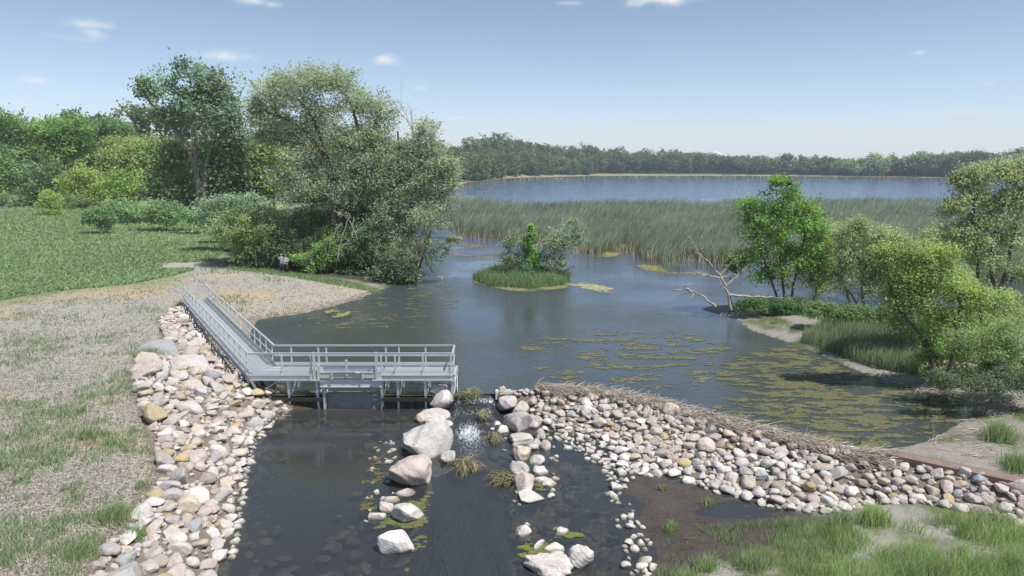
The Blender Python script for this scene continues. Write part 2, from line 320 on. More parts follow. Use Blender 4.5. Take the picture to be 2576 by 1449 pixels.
def terrain():
    nr, nc = 520, 640
    yy = 7*np.exp(np.linspace(0, math.log(6000/7.), nr)); u = np.linspace(-1, 1, nc)
    X = u[None, :]*(yy[:, None]*1.15+26); Y = np.repeat(yy[:, None], nc, 1)
    x = X.ravel(); y = Y.ravel(); z = height(x, y)
    n1 = fbm(x, y, 6, 21); n2 = fbm(x, y, 1.3, 22); n3 = fbm(x, y, 25, 23)
    def c(*a): return np.array(a)[None, :]
    bd = below_dam(x, y)
    col = np.where((bd > 0)[:, None], c(.050,.043,.034), c(.075,.068,.042))
    mudc = c(.075,.066,.058); sand = c(.36,.32,.26); mulch = c(.335,.32,.285); straw = c(.40,.325,.225); green = c(.20,.235,.13); dgreen = c(.05,.085,.032)
    s = sdist(x, y, LAND); sm_ = sdist(x, y, MEADOW)
    a = mulch+(straw-mulch)*sm(.50, .68, fbm(x, y, 5, 31))[:, None]
    a = a+(green*1.2-a)*(sm(.55, .75, n1)*.35)[:, None]
    g = sm(-3, 4, sm_+(n1-.5)*16)[:, None]
    a = a*(1-g)+g*(green+(c(.28,.31,.17)-green)*n3[:, None])
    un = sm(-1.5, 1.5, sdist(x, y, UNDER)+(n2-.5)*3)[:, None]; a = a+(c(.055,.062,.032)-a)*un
    beach = ((1-un[:, 0])*np.clip(1-s/7, 0, 1)*(y > 34)*(y < 90))[:, None]; a = a+(sand-a)*np.clip(beach*1.2, 0, 1)
    a = np.where((s < .7)[:, None], a*.7, a)
    far = (y > 230)[:, None]; a = np.where(far, np.where((s < 14)[:, None], c(.28,.26,.16), dgreen), a)
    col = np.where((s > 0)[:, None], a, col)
    rb = sdist(x, y, BAND); col = np.where((rb > -.3)[:, None], c(.20,.17,.135), col)
    sb = sdist(x, y, BERM); col = np.where((sb > -.1)[:, None], c(.17,.15,.12), col)
    sp = sdist(x, y, PEN); col = np.where(((sp > 0))[:, None], c(.27,.25,.22)+(c(.09,.11,.045)-c(.27,.25,.22))*sm(.54, .70, n1*.45+n2*.55)[:, None], col)
    sp = sdist(x, y, MUD); col = np.where(((sp > -.5) & (sb < 0))[:, None], mudc*(.75+.5*n2[:, None]), col)
    sp = sdist(x, y, LANDR); col = np.where(((sp > .2) & (sb < 0))[:, None], mulch*.92+(c(.12,.14,.06)-mulch*.92)*sm(.4, .65, n2)[:, None], col)
    sp = sdist(x, y, ISLE); col = np.where((sp > 0)[:, None], c(.10,.11,.05), col)
    i = np.arange(nr-1)[:, None]*nc; j = np.arange(nc-1)[None, :]
    f = np.stack([i+j, i+j+1, i+nc+j+1, i+nc+j], -1).reshape(-1, 4)
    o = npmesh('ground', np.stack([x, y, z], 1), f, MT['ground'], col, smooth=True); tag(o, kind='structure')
terrain()
# ---- water: the upper pond with the lake, the lower pool, the spill between them
def grid(x0, x1, y0, y1, nx, ny, keep=None):
    X, Y = np.meshgrid(np.linspace(x0, x1, nx), np.linspace(y0, y1, ny)); x = X.ravel(); y = Y.ravel()
    i = np.arange(ny-1)[:, None]*nx; j = np.arange(nx-1)[None, :]
    f = np.stack([i+j, i+j+1, i+nx+j+1, i+nx+j], -1).reshape(-1, 4)
    return x, y, f
def upper_water():
    edge = [(-40, 33.42), (-11.2, 33.42), (-2.6, 33.42), (-.75, 33.42)]+[tuple(p+np.array((.02, -.1))) for p in CREST]+[(140, -20)]
    edge = [e for e in edge]; v = []; f = []
    for (ax, ay) in edge: v += [(ax, ay, 0), (ax, 7000, 0)] if ay > -100 else []
    for i in range(len(edge)-1): f.append((2*i, 2*i+2, 2*i+3, 2*i+1))
    v = np.array(v, float); v[0::2][0] = (-40, 33.42, 0)
    n = len(v); v = np.concatenate([v, [(-4000, 33.42, 0), (-4000, 7000, 0), (4000, -20, 0), (4000, 7000, 0)]])
    f.append((n, 0, 1, n+1)); f.append((n-2, n+2, n+3, n-1))
    tag(npmesh('pond_water', v, np.array(f), WU), kind='structure')
upper_water()
def lower_water():
    x, y, f = grid(-26, 26, 2, 33.35, 209, 210)
    bd = below_dam(x, y); cx = x[f].mean(1); cy = y[f].mean(1); keep = below_dam(cx, cy) > -.15
    f = f[keep]
    z = np.full(x.shape, -.7)
    # the chute from the notch down to the pool between the two rows of boulders
    inch = sm(-2.95, -2.55, x)*(1-sm(-.95, -.55, x))
    fall = np.interp(33.35-y, [0, .35, 1.1, 2.4, 3.3, 4.2], [.66, .50, .36, .24, .06, 0]); z = z+fall*inch+inch*(fall > 0)*(fbm(x, y, .5, 3)-.5)*.10
    foam = inch*(np.exp(-((33.35-y-.35)/.3)**2)*.6+np.exp(-((33.35-y-1.4)/.6)**2)*.35+np.exp(-((33.35-y-3.3)/.8)**2-((x+1.9)/.5)**2)*.75+np.exp(-((33.35-y-4.6)/1.6)**2-((x+1.6)/.7)**2)*.38)
    o = npmesh('pool_water', np.stack([x, y, z], 1), f, WL, np.stack([foam]*3, 1), smooth=True); tag(o, kind='structure')
lower_water()
# ------------------------------------------------------------------ the footbridge and its gate platform
ZD = 1.0; RAILH = 1.07
def bridge():
    root = empty('footbridge', (-12.0, 33.9, ZD), 'long galvanised steel footbridge with railings running from the bank to the gate platform', 'footbridge')
    Ls, Lc = np.array((-23.52, 51.63)), np.array((-12.31, 33.15)); Rs, Rc = np.array((-22.28, 52.5)), np.array((-11.59, 34.66)); FR = np.array((-2.78, 33.15)); BR = np.array((-2.80, 34.66))
    ga = MT['galv']
    def P(a, z): return (a[0], a[1], z)
    dirw = (Lc-Ls)/np.linalg.norm(Lc-Ls); nrm = np.array((-dirw[1], dirw[0]))
    # grating: bearing bars with cross rods, as real bars
    m = MB(); L_ = np.linalg.norm(Rc-Rs)
    for k in range(11):
        t = (k+.5)/11; a = Ls+(Rs-Ls)*t; b = Lc+(Rc-Lc)*t; m.bar(P(a, ZD), P(b, ZD), .022, .03)
    for k in range(int(L_/.16)):
        t = k*.16/L_; a = Ls+(Lc-Ls)*t; b = Rs+(Rc-Rs)*t; m.bar(P(a, ZD+.004), P(b, ZD+.004), .05, .02)
    m.build('walkway_deck', ga, root)
    def plat(x0, x1, y0, y1):
        m = MB()
        for k in range(int((x1-x0)/.085)): x = x0+k*.085+.03; m.bar((x, y0, ZD), (x, y1, ZD), .022, .03)
        for k in range(int((y1-y0)/.11)): y = y0+k*.11+.04; m.bar((x0, y, ZD+.004), (x1, y, ZD+.004), .03, .02)
        return m
    m = plat(-12.25, -9.15, 33.2, 34.62); m.quad((-12.31,33.2,ZD-.004),(-10.9,33.2,ZD-.004),(-11.2,34.6,ZD-.004),(-11.65,34.6,ZD-.004)).build('platform_deck', ga, root)
    plat(-9.15, -6.2, 33.55, 34.62).build('platform_deck', ga, root)
    m = plat(-6.15, -2.78, 33.2, 34.62)
    for x in (-5.5, -4.15): m.bar((x, 33.2, ZD-.03), (x, 34.6, ZD-.03), .1, .04)
    m.bar((-5.2, 33.2, ZD-.04), (-4.3, 34.6, ZD-.04), .05, .03); m.bar((-3.9, 33.2, ZD-.04), (-3.0, 34.6, ZD-.04), .05, .03)
    m.build('platform_deck', ga, root)
    # side girders and toe plates
    def girder(a, b, out, zt=ZD+.02, h=.24):
        m = MB(); o = np.array(out)*.03; m.bar(P(a+o, zt-h/2), P(b+o, zt-h/2), .02, h); m.bar(P(a+o*2.4, zt-h), P(b+o*2.4, zt-h), .09, .02); m.bar(P(a+o*2.4, zt), P(b+o*2.4, zt), .09, .016)
        return m
    girder(Ls, Lc, nrm*-1 if (nrm@(Rs-Ls)) > 0 else nrm).build('side_girder', ga, root)
    girder(Rs, Rc, nrm if (nrm@(Rs-Ls)) > 0 else -nrm).build('side_girder', ga, root)
    girder(Lc, np.array((-9.15, 33.15)), (0, -1)).build('side_girder', ga, root); girder(np.array((-6.15, 33.15)), FR, (0, -1)).build('side_girder', ga, root)
    girder(Rc, BR, (0, 1)).build('side_girder', ga, root); girder(FR, BR, (1, 0)).build('side_girder', ga, root)
    def toe(a, b, off): a = a+np.array(off); b = b+np.array(off); return MB().bar(P(a, ZD+.13), P(b, ZD+.13), .012, .17)
    toe(Ls, Lc, (0, 0)).build('toe_plate', ga, root); toe(Rs, Rc, (0, 0)).build('toe_plate', ga, root)
    toe(Rc, BR, (0, 0)).build('toe_plate', ga, root); toe(np.array((-12.2, 33.15)), np.array((-9.15, 33.15)), (0, 0)).build('toe_plate', ga, root); toe(np.array((-6.1, 33.15)), FR, (0, 0)).build('toe_plate', ga, root)
    # rails
    def rail(a, b, z, w=.065, h=.05): return MB().bar(P(a, z), P(b, z), w, h)
    zt = ZD+RAILH
    for a, b in ((Ls, Lc), (Rs, Rc), (Lc, FR), (Rc, BR), (FR, BR)):
        m = rail(a, b, zt, .08, .022); m.bar(P(a, zt-.045), P(b, zt-.045), .03, .07); m.build('top_rail', ga, root)
    for a, b in ((Ls, Lc), (Rs, Rc), (Rc, BR), (FR, BR)): rail(a, b, ZD+.55, .03, .06).build('middle_rail', ga, root)
    rail(Lc, np.array((-9.4, 33.15)), ZD+.30, .03, .05).build('middle_rail', ga, root)
    def post(a, dirv, z0=ZD-.24, flare=True):
        m = MB(); d = np.array(dirv); m.bar(P(a, z0), P(a, zt-.02), .05, .075, up=(*dirv, 0))
        if flare:       # gusset: the post widens towards its top
            for s in (-1, 1):
                q = [P(a+d*.03*s, zt-.03), P(a+d*.11*s, zt-.03), P(a+d*.03*s, zt-.42)]
                off = np.array((-d[1], d[0]))*.006
                A = [tuple(np.array(x)+np.array((*off, 0))) for x in q]; B = [tuple(np.array(x)-np.array((*off, 0))) for x in q]
                n = len(m.v); m.v += A+B; m.f += [(n,n+1,n+2),(n+5,n+4,n+3),(n,n+3,n+4,n+1),(n+1,n+4,n+5,n+2),(n+2,n+5,n+3,n)]
        m.box((a[0]-.03, a[1]-.03, z0-.03), (a[0]+.03, a[1]+.03, z0)); return m
    for k in range(16):
        t = k/15.4
        post(Ls+(Lc-Ls)*t, dirw).build('post', ga, root); post(Rs+(Rc-Rs)*t, dirw).build('post', ga, root)
    for x in (-10.77, -9.41, -9.02, -6.12, -5.47, -4.17, -2.86): post(np.array((x, 33.12)), (1, 0), flare=False).build('post', ga, root)
    for x in (-10.78, -9.46, -9.07, -6.16, -5.52, -4.22, -2.84): post(np.array((x, 34.68)), (1, 0), flare=False).build('post', ga, root)
    # bents: a front leg, a back leg and a lit side plate with a knee brace
    for x in (-10.55, -9.2, -8.9, -6.15, -5.4, -4.1, -2.82):
        m = MB(); m.bar((x, 33.18, ZD-.26), (x+.02, 33.4, -1.3), .1, .09, up=(0,1,0)); m.bar((x+.05, 33.22, ZD-.26), (x+.06, 33.44, -.6), .02, .16, up=(0,1,0))
        m.box((x-.09, 33.05, ZD-.29), (x+.13, 33.32, ZD-.262)); m.build('leg', ga, root)
        m = MB(); m.bar((x+.1, 34.55, ZD-.26), (x+.1, 34.4, -1.4), .1, .1, up=(0,1,0)); m.build('leg', ga, root)
        MB().bar((x+.08, 33.45, -.05), (x+.1, 34.45, ZD-.3), .03, .14).build('brace', ga, root)
    m = MB(); m.bar((-12.3, 33.2, ZD-.26), (-11.75, 33.3, -.3), .1, .1); m.build('leg', ga, root)
    m = MB(); m.bar((-11.7, 33.35, .25), (-10.9, 34.0, .72), .05, .06); m.bar((-11.5, 33.5, .3), (-11.5, 34.6, .7), .05, .06); m.build('brace', ga, root)
    for t in (0.0, .05):
        a = Ls+(Lc-Ls)*t; MB().bar(P(a, ZD-.2), P(a, .2), .08, .08, up=(0,1,0)).build('leg', ga, root); a = Rs+(Rc-Rs)*t; MB().bar(P(a, ZD-.2), P(a, .2), .08, .08, up=(0,1,0)).build('leg', ga, root)
    # end fascia on the open right end
    MB().bar((-2.72, 33.12, ZD-.12), (-2.66, 34.8, ZD-.12), .02, .3).build('end_plate', MT['alu'], root)
    MB().bar((-2.7, 34.75, ZD-.28), (-2.6, 33.6, -.35), .02, .2).build('end_plate', MT['alu'], root)
    return root
bridge()
def gate():
    g = empty('stoplog_gate', (-7.7, 33.2, 0), 'pale plank stop log gate with lifting beam and two guide posts amid the platform', 'water gate')
    al = MT['alu']; gv = MT['galv']
    for k, (z0, z1) in enumerate(((-.86, -.60), (-.595, -.36), (-.355, -.13), (-.125, .10))):
        MB().box((-8.80, 33.44, z0), (-6.28, 33.52, z1)).build('stop_log', MT['board'], g)
    MB().box((-9.02, 33.12, .44), (-6.12, 33.2, .78)).box((-9.02, 33.06, .76), (-6.12, 33.24, .785)).box((-9.02, 33.06, .43), (-6.12, 33.2, .452)).build('gate_beam', gv, g)
    MB().box((-9.0, 33.02, .90), (-6.35, 33.08, 1.16)).box((-9.0, 32.99, 1.16), (-6.35, 33.12, 1.18)).build('lifting_beam', al, g)
    MB().box((-8.9, 33.36, 1.05), (-6.45, 33.4, 1.36)).box((-8.9, 33.33, 1.36), (-6.45, 33.42, 1.38)).build('back_panel', gv, g)
    for x in (-9.24, -6.33):
        MB().box((x-.05, 32.98, .82), (x+.06, 33.07, 2.14)).build('guide_post', al, g)
        MB().box((x-.2, 32.92, .79), (x+.26, 33.2, .82)).build('base_plate', al, g)
        m = MB(); s = 1 if x < -8 else -1; m.quad((x-.06*s, 33.02, .83), (x-.28*s, 33.02, .83), (x-.06*s, 33.02, 1.35)); m.quad((x-.06*s, 33.035, .83), (x-.06*s, 33.035, 1.35), (x-.28*s, 33.035, .83)); m.build('gusset', al, g)
    MB().box((-9.12, 33.0, .85), (-8.98, 33.1, 1.52)).build('bracket', al, g)
    MB().box((-7.78, 32.97, 1.0), (-7.66, 33.03, 1.78)).bar((-7.72, 32.95, 1.7), (-7.72, 33.1, 1.7), .05, .05).build('lever', al, g)
    m = MB(); m.tube([(-8.4, 32.96, 1.2), (-6.95, 32.96, 1.2)], .022, 6); m.tube([(-7.35, 32.95, 1.205), (-7.15, 32.93, 1.16), (-6.98, 32.95, 1.21)], .03, 6)
    m.build('latch_rod', al, g)
    for x in (-8.4, -6.98): MB().box((x-.035, 32.95, .85), (x+.035, 33.0, 1.22)).build('bracket', al, g)
    for z in (-.07, -.30): MB().box((-6.62, 33.425, z-.02), (-6.42, 33.438, z+.03)).build('grip', gv, g)
    # slotted side plates
    for x in (-8.92, -6.2):
        m = MB(); m.box((x-.02, 33.25, -.85), (x+.02, 33.6, .35)); m.build('guide_channel', gv, g)
gate()
def dam():
    w = empty('sheet_pile_dam', (-7, 33.45, -.7), 'dark wet sheet pile dam with mossy top ledge under the gate platform', 'dam')
    ws = MT['wetsteel']
    for a, b in ((-12.3, -8.95), (-6.17, -2.62)):
        m = MB(); n = int((b-a)/.42)
        m.box((a, 33.40, -1.6), (b, 33.44, -.02))
        for k in range(n):
            x = a+k*(b-a)/n; m.box((x, 33.28, -1.6), (x+.2, 33.40, -.16))
        m.build('piling', ws, w)
        MB().box((a, 33.16, -.30), (b, 33.28, -.12)).build('waler', ws, w)
        m = MB(); N_ = 26
        x, y, f = grid(a, b, 33.2, 33.85, 60, 22); z = .02+(fbm(x, y, .3, 3)-.5)*.10-.10*((33.75-y)/.55)**2*.3
        o = npmesh('mossy_ledge', np.stack([x, y, z], 1), f, MT['mossy'], parent=w, smooth=True)
    MB().box((-8.95, 33.5, -1.6), (-6.17, 33.56, -.5)).build('sill', ws, w)
    MB().box((-2.62, 33.5, -1.6), (-.7, 33.58, -.05)).box((-2.7,33.3,-1.6),(-2.6,33.6,.12)).build('notch_sill', ws, w)
    # timber cap that starts the stone berm
    c = [(-.72, 33.75)]+[tuple(p) for p in CREST[:6]]
    t = empty('timber_cap', (-.7, 33.7, .1), 'bleached timber cap along the water edge of the stone berm beside the notch', 'timber')
    MB().box((-.78, 33.3, -.25), (-.05, 33.62, .16)).build('end_block', MT['concrete'], t)
    for i in range(1, 5):
        a, b = CREST[i-1], CREST[i]; MB().bar((a[0], a[1]+.05, .08+.015*i), (b[0], b[1]+.05, .095+.015*i), .12, .16).build('cap_plank', MT['concrete'], t)
dam()
def rustbeam():
    a = np.array(G(2197, 1128, .42)); b = np.array(G(2576, 1208, .42)); b = b+(b-a)*.7
    r = empty('rusty_channel_beam', (*a, .2), 'long rusty brown steel channel beam lying along the right end of the stone berm', 'steel beam')
    d = (b-a)/np.linalg.norm(b-a); n = np.array((-d[1], d[0])); m = MB()
    m.bar((*a, .40), (*b, .40), .55, .03); m.build('web', MT['rust'], r)
    for s in (-1, 1): MB().bar((*(a+n*.275*s), .30), (*(b+n*.275*s), .30), .03, .24).build('flange', MT['rust'], r)
rustbeam()

# ------------------------------------------------------------------ stones
def cubesphere(n):
    vs = []; fs = []; idx = {}
    for ax in range(3):
        for sg in (-1, 1):
            g = [[None]*(n+1) for _ in range(n+1)]
            for i in range(n+1):
                for j in range(n+1):
                    a = math.tan((i/n*2-1)*math.pi/4); b = math.tan((j/n*2-1)*math.pi/4); p = [0, 0, 0]; p[ax] = sg; p[(ax+1) % 3] = a; p[(ax+2) % 3] = b
                    k = tuple(round(q, 5) for q in p)
                    if k not in idx: idx[k] = len(vs); l = math.sqrt(sum(q*q for q in p)); vs.append([q/l for q in p])
                    g[i][j] = idx[k]
            for i in range(n):
                for j in range(n):
                    q = (g[i][j], g[i+1][j], g[i+1][j+1], g[i][j+1]); fs.append(q if sg > 0 else q[::-1])
    return np.array(vs), np.array(fs)
CS = {n: cubesphere(n) for n in (5, 7, 12, 20)}
def rock_shape(n, r, cuts=9, rough=.05, dmin=.55):
    v, f = CS[n]; v = v.copy()
    for _ in range(cuts):
        a = r.normal(size=3); a /= np.linalg.norm(a); d = r.uniform(dmin, .92); q = v@a
        v = v-a[None, :]*(np.maximum(q-d, 0)*r.uniform(.75, .97))[:, None]
    for k in range(5):
        a = r.normal(size=3)*(1.3*1.7**k); v = v*(1+rough/(1.45**k)*np.sin(v@a+r.uniform(0, 6)))[:, None]
    return v, f
STONE = dict(white=(.57,.535,.505), pink=(.50,.43,.40), tan=(.50,.44,.37), grey=(.44,.415,.40), blue=(.345,.36,.37), brown=(.37,.31,.27), ochre=(.46,.37,.24))
SNAME = dict(white='chalky white', pink='pinkish', tan='tan', grey='grey', blue='blue-grey', brown='brown', ochre='ochre yellow')
def rock_verts(c, sx, sy, sz, yaw, r, n=7, cuts=9, rough=.045, dmin=.55, tilt=.25):
    v, f = rock_shape(n, r, cuts, rough, dmin); v = v*np.array((sx, sy, sz))
    M = Matrix.Rotation(yaw, 3, 'Z') @ Matrix.Rotation(r.normal()*tilt, 3, 'X') @ Matrix.Rotation(r.normal()*tilt, 3, 'Y')
    return v@np.array(M).T+np.array(c), f
def rock_col(v, key, r, wl=None):
    b = np.array(STONE[key])*r.uniform(.86, 1.12)*np.array((r.uniform(.97, 1.04), 1, r.uniform(.95, 1.03)))
    c = np.repeat(b[None, :], len(v), 0)
    if wl is not None:                       # wet, algae stained foot at the water line
        k = 1-sm(wl+.02, wl+.09, v[:, 2]); k = k*.85; c = c*(1-k[:, None])+np.array((.13,.135,.085))*k[:, None]
        k = sm(wl+.08, wl+.12, v[:, 2])*(1-sm(wl+.16, wl+.3, v[:, 2])); c = c+(np.array((.62,.60,.56))-c)*(k*.5)[:, None]
    return c
# the boulders of the two rows along the spill chute, one by one: px, py of the middle at the foot, width, height (2576 px frame)
BOULD = [
 (1105,1022,74,58,'white','big faceted pale boulder at the right end of the gate platform'),
 (1098,1058,84,36,'white','low pale boulder second below the platform end, left side of the spillway'),
 (1062,1065,36,34,'pink','small pinkish stone touching the left side of the low pale boulder'),
 (1096,1098,64,62,'white','tall whitish boulder leaning against the large ridged boulder left of the chute'),
 (1060,1160,140,110,'white','largest ridged whitish boulder, widest of the row left of the chute'),
 (1128,1170,46,42,'grey','grey angular stone at the lower right foot of the largest ridged boulder'),
 (1038,1235,116,104,'pink','huge domed pinkish boulder below the largest ridged boulder'),
 (1018,1252,48,22,'brown','brown wedge stone at the foot of the huge domed pinkish boulder'),
 (1028,1322,76,66,'white','pale pink and white boulder standing in green algae left of the chute'),
 (970,1292,36,38,'pink','rounded pinkish stone in the small cluster in the pool, beside a bigger pale boulder'),
 (982,1268,40,24,'brown','long brownish stone on top of the small cluster in the pool'),
 (942,1312,42,28,'white','white rounded stone left end of the small cluster in the pool'),
 (993,1405,94,76,'white','broad white boulder alone near the bottom edge of the pool'),
 (1128,1080,26,30,'white','pointed white stone standing in the foaming chute'),
 (1277,1030,52,44,'grey','pale grey boulder at the right side of the spillway notch'),
 (1310,1050,50,46,'pink','pinkish boulder right behind the pale grey notch boulder'),
 (1300,1090,76,66,'grey','large square grey boulder in the row right of the chute'),
 (1342,1078,38,40,'pink','brownish pink angular boulder behind the large square grey boulder'),
 (1307,1126,84,44,'white','wide low whitish boulder below the square grey boulder'),
 (1357,1108,34,34,'brown','small brown boulder right of the wide low whitish boulder'),
 (1345,1134,34,32,'grey','roundish grey stone right of the tan domed boulder'),
 (1316,1160,64,52,'tan','tan domed boulder in the row right of the chute'),
 (1372,1136,34,32,'pink','triangular pale pink stone out in the pool beside the right row'),
 (1250,1076,36,20,'white','flat white stone in front of the pale grey notch boulder'),
 (1264,1092,34,24,'white','rounded white stone left of the square grey boulder'),
 (1346,1172,44,30,'white','flat white stone lower right of the tan domed boulder'),
 (1306,1202,54,44,'grey','pointed grey white boulder with algae round its foot, right of the chute'),
 (1361,1195,42,24,'white','irregular white stone right of the pointed grey white boulder'),
 (1360,1216,56,22,'white','flat oval white stone below the irregular white stone'),
 (1319,1240,58,52,'pink','white boulder with brown stains below the pointed grey white boulder'),
 (1382,1228,38,22,'white','small six sided white stone alone right of the brown stained boulder'),
 (1333,1266,80,34,'white','flat slab like white boulder alone in the middle of the pool'),
 (1316,1352,38,32,'white','white rounded stone at the left of the green algae patch'),
 (1325,1328,18,30,'white','thin upright white stone above the green algae patch'),
 (1416,1352,44,24,'white','low peaked white stone at the right of the green algae patch'),
 (1358,1382,34,50,'white','narrow slanting white stone in the lower part of the green algae patch'),
 (1397,1392,56,30,'white','long white stone slanting beside the green algae patch'),
 (1402,1420,50,34,'grey','pale grey stone behind the two large bottom boulders'),
 (1460,1436,70,68,'white','large egg shaped white boulder at the bottom edge of the picture'),
 (1382,1462,108,66,'white','very large flat white boulder cut by the bottom edge of the picture'),
 (985,1138,24,12,'white','small white stone at the left of the largest ridged boulder'),
 (971,1169,30,13,'white','small flat white stone in green algae left of the ridged boulder'),
 (975,1217,26,14,'white','small white stone left of the domed pinkish boulder'),
 (965,1262,22,13,'white','tiny white stone left of the brownish cluster stone'),
]
placed = []      # (x, y, radius) of everything put down so far
boulder_objs = []
for i, (px, py, w, h, key, lab) in enumerate(BOULD):
    r = np.random.default_rng(100+i); zb = -.78 if px > 0 else 0
    if py < 1035: zb = -.5
    x, y = G(px, py, zb+.06); sc = math.hypot(y, CAMZ)/FPX; rx = w*sc/2*1.06; hz = h*sc
    k = 1.0
    ry = min(rx*1.0, hz*.95)*(r.uniform(.9, 1.1)); ry = max(ry, rx*.55)
    sinE = CAMZ/math.hypot(y, CAMZ); cosE = y/math.hypot(y, CAMZ)
    # apparent height = visible top + foreshortened depth
    rz = max(.12, (hz-ry*sinE*1.0)/cosE*.72); rz = min(rz, rx*1.15)
    big = w > 60
    v, f = rock_verts((x, y+ry*.85, zb+rz*.42), rx, ry, rz, r.uniform(-.15, .15), r, n=20 if big else 12, cuts=17 if big else 12, rough=.075, dmin=.5, tilt=.08)
    if lab.startswith('narrow slanting'):
        v, f = rock_verts((x, y+ry*.6, zb+.05), rx*1.5, rx*.32, .22, .95, r, n=12, tilt=.03)
    c = rock_col(v, key, r, -.7 if y < 33.3 else None)
    c = c*(1+.18*(fbm(v[:, 0]*2+v[:, 2], v[:, 1]*2, .6, i)-.5))[:, None]
    o = npmesh('boulder', v, f, MT['stone'], c, smooth=True, loc=(x, y+ry*.85, zb)); tag(o, lab, 'boulder', 'boulders beside the spillway chute and in the pool')
    placed.append((x, y+ry*.85, min(rx, ry*1.1)*.93)); boulder_objs.append(o)
ROCKS = []       # x, y, z, r, key, zone
def scatter(P, sizes, n_try, zone, keys, inset=0, dens=None, seed=1):
    r = np.random.default_rng(seed); lo = P.min(0); hi = P.max(0)
    px = np.array([p[0] for p in placed]); py = np.array([p[1] for p in placed]); pr = np.array([p[2] for p in placed])
    bx, by, br = list(px), list(py), list(pr); out = []
    A = np.array([bx, by, br])
    for rad, cnt in sizes:
        c = r.uniform(lo, hi, (n_try, 2)); s = sdist(c[:, 0], c[:, 1], P); c = c[s > inset]
        if dens is not None: c = c[r.random(len(c)) < dens(c[:, 0], c[:, 1])]
        k = 0
        for (x, y) in c:
            rr = rad*r.uniform(.85, 1.15); d = np.hypot(A[0]-x, A[1]-y)
            if np.all(d > (A[2]+rr)*.81):
                A = np.concatenate([A, [[x], [y], [rr]]], 1); out.append((x, y, rr)); k += 1
                if k >= cnt: break
    for (x, y, rr) in out: placed.append((x, y, rr))
    hz = height(np.array([o[0] for o in out]), np.array([o[1] for o in out]))
    for (x, y, rr), z in zip(out, hz): ROCKS.append((x, y, float(z), rr, keys[r.integers(len(keys))], zone))
KL = ['white']*5+['pink']*6+['tan']*3+['grey']*3+['blue', 'ochre', 'brown']
KR = ['white']*6+['grey']*4+['pink']*5+['tan']*2+['blue', 'ochre', 'brown']
scatter(BAND, [(.95, 3), (.62, 8), (.44, 24), (.34, 100), (.265, 280), (.20, 520), (.145, 700), (.10, 700)], 14000, 'left', KL, .05, seed=3)
scatter(BERM, [(.36, 6), (.295, 40), (.24, 230), (.19, 560), (.15, 800), (.11, 800), (.085, 500)], 14000, 'right', KR, .02, seed=4)
FR1 = poly([(1330,1070),(1420,1085),(1510,1105),(1545,1160),(1600,1200),(1580,1240),(1600,1290),(1650,1380),(1650,1449),(1655,1560),(1600,1560),(1570,1449),(1570,1380),(1535,1290),(1520,1200),(1450,1140),(1380,1110)], -.7)
scatter(FR1, [(.24, 7), (.16, 34), (.10, 50)], 4000, 'pool', ['white']*6+['grey', 'tan'], .05, dens=lambda x, y: .06+.94*(fbm(x, y, 1.0, 4) > .54), seed=6)
FR2 = poly([(1395,1085),(1640,1200),(1530,1180),(1430,1120)], -.7)
scatter(FR2, [(.2, 18), (.13, 22)], 3000, 'pool', ['white']*6+['grey'], 0, seed=8)
FR3 = poly([(640,1030),(700,1050),(640,1120),(625,1200),(610,1290),(590,1380),(570,1449),(590,1290),(600,1200),(620,1110)], -.7)
scatter(FR3, [(.2, 14), (.13, 40), (.08, 50)], 3000, 'leftpool', ['white']*6+['tan'], 0, seed=9)
FR4 = poly([(930,1110),(1000,1110),(990,1250),(1010,1290),(920,1320),(925,1220)], -.7)
scatter(FR4, [(.12, 9), (.08, 14)], 2000, 'pool', ['white'], 0, seed=10)
FR5 = poly([(1225,1060),(1400,1100),(1400,1260),(1290,1280),(1290,1180),(1235,1120)], -.7)
scatter(FR5, [(.16, 8), (.1, 18)], 2000, 'pool', ['white'], 0, seed=12)
order = sorted(range(len(ROCKS)), key=lambda i: -ROCKS[i][3]/math.hypot(ROCKS[i][1], CAMZ))
def inframe(x, y, z):
    d = np.array((x, y, z-CAMZ)); c, s_ = math.cos(PITCH), math.sin(PITCH); f = d[1]*c-d[2]*s_; u = d[1]*s_+d[2]*c
    px = 1288+d[0]/f*FPX; py = 724.5-u/f*FPX
    return px, py, (-12 < px < 2588 and py < 1462)
CP = []
for i in order: CP.append(i)
single = [i for i in CP if inframe(*ROCKS[i][:3])[2]][:256]; sset = set(single)
rest_v = []; rest_f = []; rest_c = []; nn = 0; used = {}
ANCH = {'left': [(0, "at the start of the footbridge"), (830, "left of the footbridge middle"), (920, "just below the long grass tuft"), (980, "left of the gate platform"),
                 (1040, "just below the platform's left corner"), (1100, "left of the upper pool"), (1160, "in the left band's waist"), (1230, "left of the domed pinkish boulder"),
                 (1300, "in the lower left band"), (1370, "near the left band's lower end"), (1420, "at the picture's bottom, left band")],
        'right': [(0, "where the berm meets the notch"), (1400, "on the berm beside the chute boulders"), (1520, "in the bend of the berm"), (1640, "on the berm above the mud flat"), (1760, "in the wide part of the berm"),
                  (1880, "on the berm above the puddle"), (2000, "on the berm before the rusty beam"), (2120, "at the rusty beam's left end"), (2240, "on the berm below the rusty beam"), (2360, "below the rusty beam's right half"), (2470, "at the berm's far right end")],
        'pool': [(0, 'in the shallow pool water'), (1300, 'in the line of stones along the mud flat')], 'leftpool': [(0, 'in the shallow water at the left pool edge')]}
SIDE = {'left': [(-1, 'on the grass side'), (0, 'on the water side')], 'right': [(-1, 'on the pond side'), (0, 'on the pool side')]}
